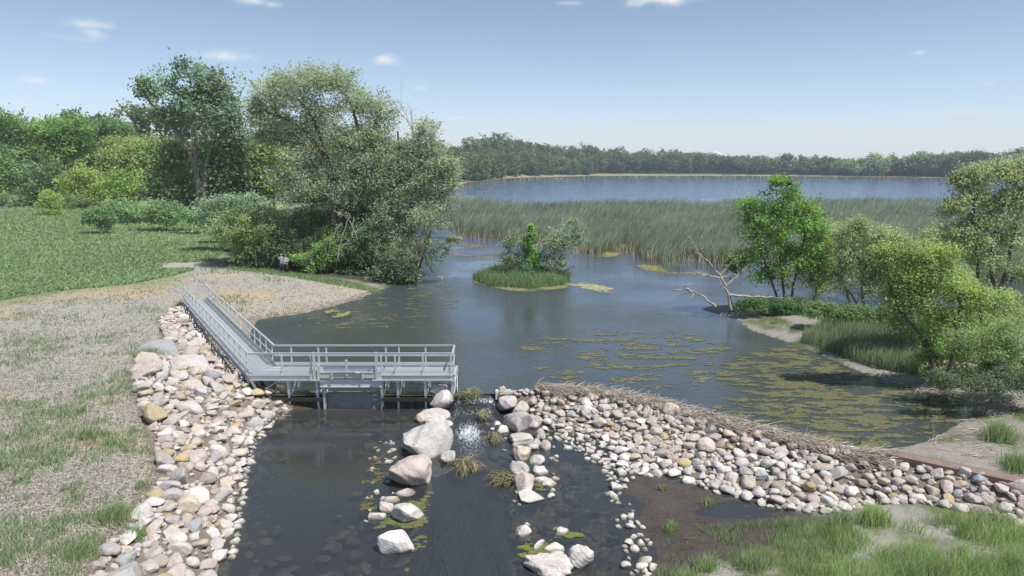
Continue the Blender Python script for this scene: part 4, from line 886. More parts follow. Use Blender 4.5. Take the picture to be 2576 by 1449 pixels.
tree('willow_tree', 'tall yellow green willow with leaning dark trunk at the right edge of the picture', 'willow', 2560, 850, .4,
     [(2490,440,60,34),(2540,430,50,40),(2420,455,34,22),(2440,500,50,40),(2520,520,60,50),(2570,500,40,60),(2460,570,60,40),(2400,530,30,26),(2540,610,50,50),(2430,620,60,44),(2400,590,40,30),(2490,660,60,34),(2590,420,30,40),(2570,690,34,34)], (.106,.128,.064), leaf=.092, asp=.42, dens=.85, trunk=.24, seed=144, y=37.5,
     stems=[[(2552,840),(2530,790),(2505,740),(2490,690),(2492,640),(2510,560),(2530,480)],[(2500,715),(2460,640),(2445,570),(2450,500)],[(2510,600),(2560,540),(2590,480)]], clump=.34, cvar=.2, shell=.3, group=rg, perclump=34)
tree('willow_tree', 'broad willow mass with dark leaning trunk before the tall right edge willow', 'willow', 2350, 965, .4,
     [(2330,690,60,44),(2270,700,50,40),(2240,640,40,40),(2380,720,60,50),(2440,740,50,40),(2300,760,60,40),(2360,800,60,34),(2420,810,50,40),(2250,750,36,30),(2310,640,50,34),(2380,650,50,34),(2500,770,50,40),(2350,860,40,30)], (.088,.12,.038), leaf=.09, asp=.45, dens=.9, trunk=.22, seed=145, y=34,
     stems=[[(2375,970),(2350,930),(2335,880),(2310,830),(2265,790),(2240,720)],[(2350,930),(2345,880),(2290,810),(2250,780)],[(2380,970),(2400,880),(2420,780),(2400,700)]], clump=.34, cvar=.22, shell=.3, group=rg)
bush('dense bushy undergrowth in the lower right corner of the trees', 2500, 985, .4, [(2480,880,60,50),(2540,860,50,60),(2440,930,50,34),(2520,940,70,50),(2400,950,40,26),(2580,900,40,70),(2420,860,50,34)], (.068,.098,.036), 146, y=31.5, group=rg, leaf=.075, clump=.28, dens=.62, perclump=30)
bush('wide leafy bush filling the bank behind the broad willow mass', 2380, 850, .4, [(2300,820,60,34),(2400,820,70,44),(2480,800,60,50),(2560,790,50,60),(2250,790,50,30)], (.085,.115,.038), 151, y=40.5, group=rg, leaf=.09, clump=.36, dens=.8)
bush('dark twiggy brush along the ground in the lower right corner of the trees', 2480, 1005, .4, [(2410,972,46,22),(2480,975,60,30),(2555,962,50,38),(2600,960,40,40),(2360,955,36,22)], (.046,.064,.030), 153, y=30.2, group=rg, leaf=.06, clump=.24, dens=.7)
tree('willow_shrub', 'light green willow shrub filling the gap between crooked trunk willow and right edge willow', 'willow', 2330, 800, .3, [(2330,640,50,40),(2290,700,50,44),(2380,700,50,50),(2340,600,36,28),(2400,640,44,40),(2300,760,54,30)], (.096,.122,.05), leaf=.1, asp=.4, dens=.75, trunk=.12, seed=154, y=46, clump=.4, shell=.4, group=rg)
bush('hazy green thicket behind the crooked trunk willow on the right bank', 2150, 770, .3, [(2090,640,44,50),(2150,680,50,44),(2220,680,50,50),(2270,720,50,40),(2180,600,50,34),(2110,720,36,26)], (.088,.114,.055), 155, y=56, group=rg, leaf=.1, clump=.42, dens=.55)
bush('yellow green bush between the two right edge willows', 2480, 900, .4, [(2440,860,50,50),(2520,840,50,50),(2380,900,50,30),(2330,905,36,24)], (.092,.12,.036), 152, y=35.0, group=rg, leaf=.08, clump=.32, dens=.8)
bush('low dark shrubs at the foot of the full green tree', 1930, 780, .3, [(1900,765,50,18),(1960,770,40,16),(2000,765,36,18)], (.045,.08,.028), 147, y=50.6, group=rg, leaf=.09)
bush('low green shrubs beside the crooked willow trunk', 2080, 790, .3, [(2060,780,46,18),(2110,785,50,18),(2170,795,60,20),(2240,800,60,24)], (.058,.09,.034), 148, y=46, group=rg, leaf=.09)
bush('leafy patch in front of the reeds between the right bank willows', 2320, 760, .3, [(2300,620,60,30),(2400,690,60,40),(2210,620,40,40)], (.09,.125,.045), 149, y=53, group=rg, leaf=.1, dens=.5)
dead_limbs('dead_branches', 'dry curved twigs in the dark undergrowth at the lower right', 'branches', 2480, 990, 29.6, [[(2430,1000),(2470,950),(2520,920),(2570,915)],[(2460,1005),(2480,960),(2510,925)],[(2500,1000),(2540,960),(2570,950)],[(2400,990),(2450,985),(2500,1000)]], .014, 30, m='bark', twigs=5)

# ------------------------------------------------------------------ reeds, grasses, litter
def blades(x, y, z, h, w, lean, col, r, tipc=None, basec=None, windx=.2):
    n = len(x); a = r.uniform(0, math.pi, n); dx, dy = np.cos(a)*w/2, np.sin(a)*w/2; la = r.uniform(0, 2*math.pi, n); lx = np.cos(la)*lean*h+windx*h; ly = np.sin(la)*lean*h
    P0 = np.stack([x-dx, y-dy, z], 1); P1 = np.stack([x+dx, y+dy, z], 1); m = .55
    Q0 = np.stack([x-dx*.9+lx*.28, y-dy*.9+ly*.28, z+h*m], 1); Q1 = np.stack([x+dx*.9+lx*.28, y+dy*.9+ly*.28, z+h*m], 1)
    T0 = np.stack([x-dx*.12+lx, y-dy*.12+ly, z+h*.97], 1); T1 = np.stack([x+dx*.12+lx, y+dy*.12+ly, z+h*.97], 1)
    v = np.stack([P0, P1, Q1, Q0, T1, T0], 1).reshape(-1, 3); b = np.arange(n)[:, None]*6
    f = np.concatenate([b+np.array([[0, 1, 2, 3]]), b+np.array([[3, 2, 4, 5]])])
    gm = np.array((3.2, 2.85, 4.4)) if np.mean(col[:, 1]) > np.mean(col[:, 0])*1.05 else np.array((1.3, 1.3, 1.3)); col = np.clip(col*gm, 0, .75); tipc = None if tipc is None else np.clip(tipc*gm, 0, .8); basec = basec if basec is None else basec*2
    bc = col if basec is None else basec; tcol = col if tipc is None else tipc
    c = np.stack([bc, bc, col, col, tcol, tcol], 1).reshape(-1, 3); return v, f, c
def samp(P, n, r): 
    lo, hi = P.min(0), P.max(0); o = []
    while sum(map(len, o)) < n:
        c = r.uniform(lo, hi, (n*2, 2)); o.append(c[sdist(c[:, 0], c[:, 1], P) > 0])
    return np.concatenate(o)[:n]
def samp_px(pts, n, r, z=0):       # denser where near, thinner far off
    P = np.array([p[:2] for p in pts], float); c = samp(P, n, r); d = [ray(a, b) for a, b in c]; d = np.array(d); t = (z-CAMZ)/d[:, 2]; return np.stack([d[:, 0]*t, d[:, 1]*t], 1)
def reeds():
    r = np.random.default_rng(201)
    RP = [(1136,572),(1160,588),(1187,602),(1270,604),(1360,618),(1437,636),(1503,638),(1569,628),(1602,640),(1625,660),(1690,672),(1730,660),(1801,672),(1900,655),(2010,690),(2100,690),(2200,705),(2400,730),(2700,700),(2900,540),(2576,520),(2300,514),(2100,512),(1800,518),(1500,522),(1300,523),(1235,514),(1130,503),(1040,508),(1040,530)]
    c = samp_px(RP, 190000, r); x, y = c.T
    g = fbm(x, y, 7, 41); keep = r.random(len(x)) < np.clip((g-.30)*5+.35, .1, 1); 
    gap = (sdist(x, y, poly([(1555,612),(1640,612),(1632,628),(1560,628)])) > 0); keep &= ~gap
    keep &= sdist(x, y, np.array([G(*p) for p in RP])) > 16*(fbm(x, y, 5, 47)-.46)
    x, y, g = x[keep], y[keep], g[keep]; n = len(x); sc = y/90.
    h = (1.2+2.0*fbm(x, y, 8, 43))*r.uniform(.6, 1.2, n); w = .035+.05*sc*r.uniform(.6, 1.3, n)
    base = np.array((.108,.134,.060))[None, :]*(.62+.8*fbm(x, y, 9, 44))[:, None]*r.uniform(.75, 1.25, n)[:, None]; pale = np.array((.15,.18,.115)); k = (r.random(n) < .22)[:, None]; base = np.where(k, pale*r.uniform(.8, 1.1, n)[:, None], base)
    beige = (sdist(x, y, poly([(1150,489),(1248,492),(1246,516),(1140,512)])) > -2)[:, None]; base = np.where(beige & (r.random(n) < .65)[:, None], np.array((.26,.23,.15)), base)
    bc = base*.55+np.array((.26,.22,.14))*.45
    v, f, cc = blades(x, y, np.full(n, -.1), h, w, .2, base, r, tipc=base*1.15, basec=bc, windx=.32)
    tag(npmesh('reed_bed', v, f, MT['grass'], cc), 'broad bed of blue green reeds bent by the wind between pond and lake', 'reeds', kind='stuff')
    # dead beige stalks along the near edge of the bed
    E_ = np.array([G(*p) for p in RP[:16]]); t = r.random(1500)*(len(E_)-1); i = t.astype(int); fr = (t-i)[:, None]; q = E_[i]*(1-fr)+E_[i+1]*fr+r.normal(size=(1500, 2))*np.array((.9, 1.3))+np.array((0, .6)); m = len(q)
    col = np.array((.34,.29,.20))*r.uniform(.7, 1.2, m)[:, None]
    v, f, cc = blades(q[:, 0], q[:, 1], np.full(m, -.05), r.uniform(.5, 1.8, m), np.full(m, .045), .3, col, r, windx=.05)
    tag(npmesh('dead_reed_stalks', v, f, MT['litter'], cc), 'dry beige stalks at the water edge of the reed bed', 'reeds', kind='stuff')
    # far shore fringe
    S_ = np.array([G(*p) for p in [(1140,478),(1190,463),(1300,452),(1500,446),(1800,446),(2100,447.5),(2400,451)]]); t = r.random(26000)**1.0*(len(S_)-1); i = t.astype(int); fr = (t-i)[:, None]; q = S_[i]*(1-fr)+S_[i+1]*fr; q[:, 1] += r.uniform(-9, 12, len(q)); m = len(q)
    col = np.where((r.random(m) < .6)[:, None], np.array((.25,.225,.15)), np.array((.10,.125,.065)))*r.uniform(.7, 1.2, m)[:, None]
    v, f, cc = blades(q[:, 0], q[:, 1], np.maximum(height(q[:, 0], q[:, 1]), 0)-.1, r.uniform(.5, 1.5, m), r.uniform(.3, .7, m), .2, col, r)
    tag(npmesh('shore_reeds', v, f, MT['litter'], cc), 'beige and green reed fringe along the far lake shore', 'reeds', kind='stuff')
reeds()
def tufts(name, label, cat, spots, r, kind='stuff', group=None):
    V = []; F = []; C_ = []; n0 = 0
    if kind == 'thing': a_ = spots[0]; spots = [(a_[0], a_[1], a_[2]*1.2, a_[3], int(a_[4]*1.5), *a_[5:])]
    for (x, y, rad, h, n, w, col, lean) in spots:
        p = r.normal(size=(n, 2))*rad*(.36 if kind == 'thing' else .5); X = x+p[:, 0]; Y = y+p[:, 1]; hh = h*r.uniform(.45, 1.1, n)*(1-.35*np.clip(np.hypot(p[:, 0], p[:, 1])/rad, 0, 1)); c = np.array(col)[None, :]*r.uniform(.7, 1.3, n)[:, None]*np.array((1, 1, 1)); c[:, 0] *= r.uniform(.85, 1.2, n); c = np.where((r.random(n) < .16)[:, None], np.array((.15,.145,.085)), c)
        z = np.maximum(height(X, Y), -.78); v, f, cc = blades(X, Y, z-.02, hh, np.full(n, w)*r.uniform(.6, 1.3, n), lean, c, r, tipc=c*1.15, windx=.1); V.append(v); F.append(f+n0); C_.append(cc); n0 += len(v)
    return tag(npmesh(name, np.concatenate(V), np.concatenate(F), MT['grass'], np.concatenate(C_)), label, cat, group, kind)
GC = (.095,.145,.045)
def grasses():
    r = np.random.default_rng(202)
    # meadow
    c = samp_px([(-700,505),(-60,515),(560,528),(620,560),(560,640),(540,668),(440,700),(330,722),(120,742),(-60,775),(-700,830)], 125000, r, .7); x, y = c.T; k = sdist(x, y, MEADOW)+(fbm(x, y, 6, 21)-.5)*14 > -1; x, y = x[k], y[k]; n = len(x)
    col = np.array((.086,.130,.046))*(.85+.3*fbm(x, y, 14, 51))[:, None]*r.uniform(.75, 1.25, n)[:, None]; k = (fbm(x, y, 5, 52) > .6)[:, None]; col = np.where(k, col*np.array((1.07,1.03,.95)), col)
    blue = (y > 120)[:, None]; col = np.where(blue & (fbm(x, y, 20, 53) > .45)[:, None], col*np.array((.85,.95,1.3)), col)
    v, f, cc = blades(x, y, height(x, y)-.03, r.uniform(.10, .34, n)*np.where(y > 110, 1.8, 1), .05+.0014*y*r.uniform(.6, 1.5, n), .9, col, r, tipc=col*1.2)
    tag(npmesh('meadow_grass', v, f, MT['grass'], cc), 'green meadow grass and herbs before the wood edge', 'grass', kind='stuff')
    # sparse grass on the mulched bank
    c = samp_px([(-60,740),(330,720),(470,700),(470,760),(400,800),(415,860),(330,930),(345,1000),(400,1170),(345,1290),(230,1449),(100,1500),(-100,1500)], 95000, r, .85); x, y = c.T
    d = fbm(x, y, 2.6, 61, 3); d2 = fbm(x, y, .7, 62, 2); k = r.random(len(x)) < np.clip((d-.42)*3.6, .08, 1)*np.clip((d2-.30)*3, .12, 1); x, y = x[k], y[k]; n = len(x)
    col = np.array((.10,.14,.055))*r.uniform(.7, 1.3, n)[:, None]; col = np.where((r.random(n) < .2)[:, None], np.array((.26,.23,.14)), col)
    v, f, cc = blades(x, y, height(x, y)-.02, r.uniform(.06, .30, n), .008+.0006*y, .4, col, r, tipc=col*1.15)
    tag(npmesh('bank_grass', v, f, MT['grass'], cc), 'sparse young grass coming through the mulch on the left bank', 'grass', kind='stuff')
    c = samp_px([(440,700),(520,660),(700,690),(980,720),(900,755),(700,790),(560,770)], 5000, r, .7); x, y = c.T; k = r.random(len(x)) < np.clip((fbm(x, y, 3, 63)-.5)*5, .02, 1); x, y = x[k], y[k]; n = len(x); col = np.array((.10,.14,.055))*r.uniform(.7, 1.3, n)[:, None]
    v, f, cc = blades(x, y, height(x, y)-.02, r.uniform(.08, .3, n), .03+.0006*y, .4, col, r); tag(npmesh('bar_grass', v, f, MT['grass'], cc), 'scattered small weeds on the gravel bar', 'weeds', kind='stuff')
    # straw and wood chips in the mulch
    c = samp_px([(-60,690),(470,700),(700,690),(980,720),(900,755),(650,800),(470,760),(400,800),(330,930),(345,1000),(400,1170),(345,1290),(230,1449),(100,1520),(-100,1520)], 42000, r, .85); x, y = c.T; n = len(x)
    a = r.uniform(0, 6.28, n); l = r.uniform(.02, .07, n)*(.6+y/45); w = .008*(.6+y/30); z = height(x, y)+.012; dx, dy = np.cos(a)*l, np.sin(a)*l; ex, ey = -np.sin(a)*w, np.cos(a)*w; t = r.uniform(0, .025, n)
    v = np.stack([np.stack([x-dx-ex, y-dy-ey, z], 1), np.stack([x+dx-ex, y+dy-ey, z+t], 1), np.stack([x+dx+ex, y+dy+ey, z+t], 1), np.stack([x-dx+ex, y-dy+ey, z], 1)], 1).reshape(-1, 3)
    col = np.where((r.random(n) < .6)[:, None], np.array((.42,.38,.31)), np.array((.17,.15,.12)))*r.uniform(.7, 1.3, n)[:, None]
    tag(npmesh('mulch_straw', v, np.arange(4*n).reshape(-1, 4), MT['litter'], np.repeat(col, 4, 0)), 'loose straw and chips strewn over the bare bank', 'mulch', kind='stuff')
    # tufts one can pick out
    def T(px, py, z, rad, h, n, col=GC, w=.02, lean=.35): x, y = G(px, py, z); return (x, y, rad, h, n, w, col, lean)
    one = [('long green grass tuft beside the upper end of the left stone band', [T(375,890,.8,.9,.75,420), T(355,905,.8,.6,.6,200)]),
           ('green grass tuft in the bare bank, middle of the left edge', [T(222,1105,.85,.45,.6,160)]), ('wide grass tuft low on the left bank', [T(285,1290,.85,.6,.6,300), T(325,1310,.85,.4,.6,200), T(240,1290,.85,.7,.5,200)]),
           ('grass tuft near the bottom left corner', [T(195,1385,.85,.5,.5,260)]), ('grass tuft at the bottom of the left bank close to the stones', [T(340,1385-60,.8,.3,.5,120)]),
           ('small dark leafy tuft at the start of the footbridge', [T(452,765,.8,.35,.5,160,(.06,.1,.035))])]
    for lab, sp in one: tufts('grass_tuft', lab, 'grass tuft', sp, r, kind='thing', group='grass tufts on the left bank')
    many = []
    for k in range(75):
        px = r.uniform(-20, 390); py = r.uniform(960, 1449)
        if px > np.interp(py, [960, 1170, 1290, 1449], [320, 390, 340, 225]): continue
        many.append(T(px, py, .85, r.uniform(.1, .4), r.uniform(.2, .45), int(r.uniform(25, 90)), (.10,.15,.055)))
    tufts('scattered_tufts', 'scattered small grass tufts on the lower left bank', 'grass', many, r)
    # right foreground
    dense = []
    for k in range(360):
        px = r.uniform(1700, 2620); py = r.uniform(1240, 1500); x, y = G(px, py, -.1)
        if sdist(np.array([x]), np.array([y]), LANDR)[0] < .2 or sdist(np.array([x]), np.array([y]), BERM)[0] > -.35: continue
        g = fbm(np.array([x]), np.array([y]), 2.2, 71)[0]+(.16 if (px > 2080 and py > 1310) else -.06)
        if g < .46: continue
        dense.append((x, y, r.uniform(.25, .6), r.uniform(.35, .85)*(1.15 if px > 2100 else .7), int(r.uniform(90, 200)), .013, np.array((.105,.165,.045))*r.uniform(.8, 1.15), .42))
    tufts('foreground_grass', 'tall lush green grass in the lower right corner', 'grass', dense, r)
    one = [('upright green tuft on the mud at the left of the lower right grass', [T(1690,1420-90,-.6,.22,.4,70)]), ('grass clump at the end of the berm stones beside the mud', [T(2110,1330,-.3,.4,.95,300), T(2120,1290,-.3,.3,.6,120)]),
           ('bright grass clump against the berm stones below the rusty beam', [T(2195,1300,-.2,.5,.75,420,(.12,.175,.05))]), ('small tuft alone in the middle of the mud flat', [T(1668,1230,-.6,.2,.3,70)]), ('small grassy tuft in the mud just below the puddle', [T(1685,1335,-.6,.2,.32,80)]),
           ('thin weed sprout on the mud before the berm', [T(1780,1262,-.6,.25,.35,50)]), ('tuft by the puddle on the right of the mud flat', [T(1985,1318,-.5,.3,.5,120)]), ('green tuft at the bottom edge beside the stone line', [T(1890,1435,-.5,.5,.6,260)]),
           ('pale green tuft left of the bottom edge tuft', [T(1780,1420,-.55,.4,.4,170)])]
    for lab, sp in one: tufts('grass_tuft', lab, 'grass tuft', sp, r, kind='thing', group='grass tufts on the mud flat')
    # thin weeds and stones over the mud
    c = samp(poly([(1650,1400),(1700,1340),(1850,1320),(2060,1310),(2140,1340),(2140,1560),(1660,1560)], -.65), 16000, r); x, y = c.T; g = fbm(x, y, 1.1, 78, 3)+.10*np.clip((22.5-y)/3, -1, 1); k = (r.random(len(x)) < np.clip((g-.50)*6, .015, 1)) & (height(x, y) > -.69); x, y = x[k], y[k]; n = len(x); col = np.array((.092,.125,.048))*r.uniform(.7, 1.3, n)[:, None]
    v, f, cc = blades(x, y, height(x, y)-.01, r.uniform(.06, .30, n), np.full(n, .013), .5, col, r); tag(npmesh('mud_weeds', v, f, MT['grass'], cc), 'thin young weeds spreading from the lower right grass over the mud', 'weeds', kind='stuff')
    # right bank grass strip
    c = samp_px([(2010,850),(2060,828),(2180,822),(2330,850),(2345,900),(2300,940),(2200,920),(2110,888)], 12000, r, .3); x, y = c.T; n = len(x); col = np.array((.080,.112,.046))*r.uniform(.6, 1.35, n)[:, None]*(.6+.8*fbm(x, y, 1.8, 77))[:, None]
    v, f, cc = blades(x, y, height(x, y)-.02, r.uniform(.35, 1.0, n), np.full(n, .035), .3, col, r, tipc=col*1.3, windx=.2); tag(npmesh('bank_sedge', v, f, MT['grass'], cc), 'thick blue green sedge strip on the right bank', 'grass', kind='stuff')
    c = samp_px([(1870,770),(2260,790),(2300,830),(2100,815),(1960,790)], 3500, r, .3); x, y = c.T; n = len(x); col = np.array((.075,.115,.04))*r.uniform(.7, 1.3, n)[:, None]
    v, f, cc = blades(x, y, height(x, y)-.02, r.uniform(.15, .5, n), np.full(n, .03), .35, col, r); tag(npmesh('bank_weeds', v, f, MT['grass'], cc), 'low weeds on the ridge of the right bank', 'weeds', kind='stuff')
    one = [('tall green grass clump at the right edge beside the rusty beam', [T(2510,1100,.35,.6,1.0,420), T(2540,1070,.35,.6,.8,300)]), ('grass clump at the right edge behind the rusty beam end', [T(2560,1165,.35,.6,.7,420)]), ('thin reed sprouts standing in the algae before the right bank', [T(2155,1120,0,.18,.9,36,(.06,.1,.04))]),
           ('thin dark reeds at the muddy shore of the right bank', [T(2340,1080,.1,.15,.7,26,(.06,.09,.04)), T(2370,1085,.1,.2,.6,30,(.06,.09,.04))]), ('small green tuft on the pale tip of the right bank', [T(1945,815,.2,.3,.3,90)]), ('green tuft at the foot of the dark leaning trunk', [T(2325,940,.3,.4,.45,160,(.12,.18,.05))]),
           ('little tuft between rusty beam and shore', [T(2440,1170,.3,.4,.25,100)])]
    for lab, sp in one: tufts('grass_tuft', lab, 'grass tuft', sp, r, kind='thing', group='grass tufts on the right bank')
    # island grass
    c = samp(ISLE, 9000, r); x, y = c.T; n = len(x); col = np.array((.085,.128,.045))*r.uniform(.75, 1.25, n)[:, None]
    v, f, cc = blades(x, y, height(x, y)-.03, r.uniform(.35, .95, n), np.full(n, .04), .3, col, r, tipc=col*1.25, windx=.1); tag(npmesh('island_grass', v, f, MT['grass'], cc), 'bright green grass covering the little island', 'grass', kind='stuff')
    # fringe of weeds along the bush line
    c = samp_px([(570,672),(700,684),(860,700),(1000,714),(1000,722),(860,712),(700,696),(570,684)], 4500, r, .7); x, y = c.T; n = len(x); col = np.array((.075,.125,.038))*r.uniform(.7, 1.3, n)[:, None]
    v, f, cc = blades(x, y, height(x, y)-.02, r.uniform(.08, .3, n), np.full(n, .05), .7, col, r); tag(npmesh('bush_weeds', v, f, MT['grass'], cc), 'green weeds along the foot of the bushes under the willows', 'weeds', kind='stuff')
    # reed sprouts in the pond
    tufts('reed_tuft', 'small reed tuft on an algae patch in the pond behind the footbridge', 'reed tuft', [T(850,782,0,.4,1.0,60,(.07,.11,.05)), T(842,790,.03,.7,.25,80,(.25,.22,.14))], r, kind='thing')
    tufts('reed_tuft', 'loose clump of reeds standing in open water before the reed bed', 'reed tuft', [T(1690,676,0,1.6,1.9,160,(.09,.13,.07),w=.05), T(1650,668,0,1.2,1.7,90,(.09,.13,.07),w=.05)], r, kind='thing')
    tufts('reed_tuft', 'two thin reed clumps at the left tip of the reed bed', 'reed tuft', [T(1133,577,0,1.0,2.2,60,(.09,.13,.07),w=.07), T(1150,586,0,1.0,1.9,60,(.09,.13,.07),w=.07)], r, kind='thing')
grasses()
def sticks(name, label, spots, r, cat='litter', l0=.15, l1=1.0, rad=.0115, col=(.46,.40,.335), kind='stuff', zr=.12):
    V = []; F = []; C_ = []; n0 = 0; x, y = spots; z = height(x, y)
    for i in range(len(x)):
        a = r.normal()*.7+spots_dir(x[i]); l = r.uniform(l0, l1); e = np.array((math.cos(a)*l, math.sin(a)*l, r.normal()*.12*l)); p = np.array((x[i], y[i], z[i]+r.uniform(.0, zr)+.03)); q = np.stack([p, p+e*.5+r.normal(size=3)*l*.06, p+e])
        v, f = tube_np(q, np.array((1, .9, .6))*rad*r.uniform(.6, 1.5), 3); V.append(v); F.append(f+n0); n0 += len(v); C_.append(np.repeat((np.array(col)*r.uniform(.6, 1.35))[None, :], len(v), 0))
    return tag(npmesh(name, np.concatenate(V), np.concatenate(F), MT['litter'], np.concatenate(C_)), label, cat, kind=kind)
def spots_dir(x): return -.25 if x > -1 else 1.6
def litter():
    r = np.random.default_rng(203)
    t = r.random(2900)*8.15+.9; i = t.astype(int); fr = (t-i)[:, None]; q = CREST[i]*(1-fr)+CREST[i+1]*fr; w = np.interp(t, [.9, 3, 6, 9], [.2, .5, .72, .4])
    nrm = np.array((-.35, -.94)); q = q+nrm*(r.uniform(-.12, 1, len(t))*w)[:, None]; o = sticks('reed_litter', 'dry reed stems washed up in a band along the pond side of the berm', (q[:, 0], q[:, 1]), r, zr=.30)
    c = samp(poly([(560,900),(610,880),(700,985),(735,1010),(700,1030),(640,985)], -.1), 700, r); sticks('reed_litter', 'dry stems and twigs piled under the platform corner on the left bank', (c[:, 0], c[:, 1]), r, l1=.6, zr=.3)
    c = samp(poly([(2330,1090),(2400,1040),(2520,1050),(2540,1130),(2450,1150),(2350,1120)], .3), 110, r); sticks('reed_litter', 'scattered pale dry stems on the dirt behind the rusty beam', (c[:, 0], c[:, 1]), r, zr=.06)
    c = samp(poly([(600,806),(650,790),(860,757),(990,712),(985,722),(870,768),(660,803)], .05), 260, r); sticks('reed_litter', 'driftwood sticks along the gravel bar water line', (c[:, 0], c[:, 1]), r, rad=.014, col=(.42,.37,.30), zr=.03)
    c = samp(poly([(2200,940),(2330,960),(2440,1000),(2400,1010),(2250,975)], .1), 160, r); sticks('reed_litter', 'pale sticks on the dark shore under the right bank trees', (c[:, 0], c[:, 1]), r, rad=.014, zr=.06)
    c = samp(poly([(1590,1190),(1900,1270),(2080,1310),(1960,1449),(1660,1449)], -.7), 120, r); sticks('mud_twigs', 'dark twigs scattered over the mud flat', (c[:, 0], c[:, 1]), r, rad=.008, col=(.16,.13,.10), l1=.4, zr=.02)
    c = samp(poly([(735,995),(1060,1000),(1060,975),(740,970)], 0), 260, r); sticks('reed_litter', 'tangled stems caught on the ledge of the sheet pile dam', (c[:, 0], c[:, 1]+0), r, rad=.008, l1=.45, zr=.95) if False else None
litter()
def clump_pile(label, px, py, z, n, rad, green, seed, drag=None):
    r = np.random.default_rng(seed); x, y = G(px, py, z); root = empty('washed_up_reed_clump', (x, y, z), label, 'reed clump', 'uprooted reed clumps caught in the spillway')
    V = []; F = []; C_ = []; n0 = 0
    for k in range(n):
        p = np.array((x, y, z))+r.normal(size=3)*np.array((rad*.35, rad*.45, .08)); a = r.uniform(0, 6.28) if drag is None or r.random() < .4 else drag+r.normal()*.35; l = r.uniform(.3, 1.0)*rad*1.6
        q = np.stack([p+(0, 0, .1), p+np.array((math.cos(a)*l*.5, math.sin(a)*l*.5, .16+r.normal()*.06)), p+np.array((math.cos(a)*l, math.sin(a)*l, .03))]); v, f = tube_np(q, np.array((1, .9, .4))*.013, 3); V.append(v); F.append(f+n0); n0 += len(v)
        c = np.array((.15,.19,.06)) if r.random() < green else np.array((.33,.27,.18)); C_.append(np.repeat((c*r.uniform(.6, 1.3))[None, :], len(v), 0))
    npmesh('stems', np.concatenate(V), np.concatenate(F), MT['litter'], np.concatenate(C_), parent=root)
    v, f = rock_verts((x, y, z+.03), rad*.45, rad*.5, .16, .3, r, n=12, rough=.12); npmesh('root_ball', v, f, MT['litter'], np.repeat(np.array([[.15,.12,.08]]), len(v), 0)*(.6+.8*r.random((len(v), 1))), parent=root, smooth=False)
clump_pile('green and straw reed clump at the left of the notch by the platform end', 1172, 998, 0, 120, .5, .55, 301, -.2)
clump_pile('brown and green reed clump in the middle of the chute', 1170, 1172, -.7, 200, .5, .35, 302, -1.5)
clump_pile('reed clump with long straw blades trailing left at the right boulder row', 1278, 1208, -.7, 150, .5, .45, 303, -2.5)
clump_pile('small brown reed clump beside the boulders upper right of the chute', 1240, 1106, -.7, 90, .3, .25, 304, -1.0)
clump_pile('dark tangle of stems below the notch in the foaming water', 1208, 1052, -.35, 50, .3, .2, 305, -.1)
dead_limbs('stick', 'brown stick lying across the chute just below the notch', 'stick', 1175, 1050, 31.6, [[(1140,1046),(1175,1050),(1215,1052)]], .035, 31, m='bark', twigs=2)
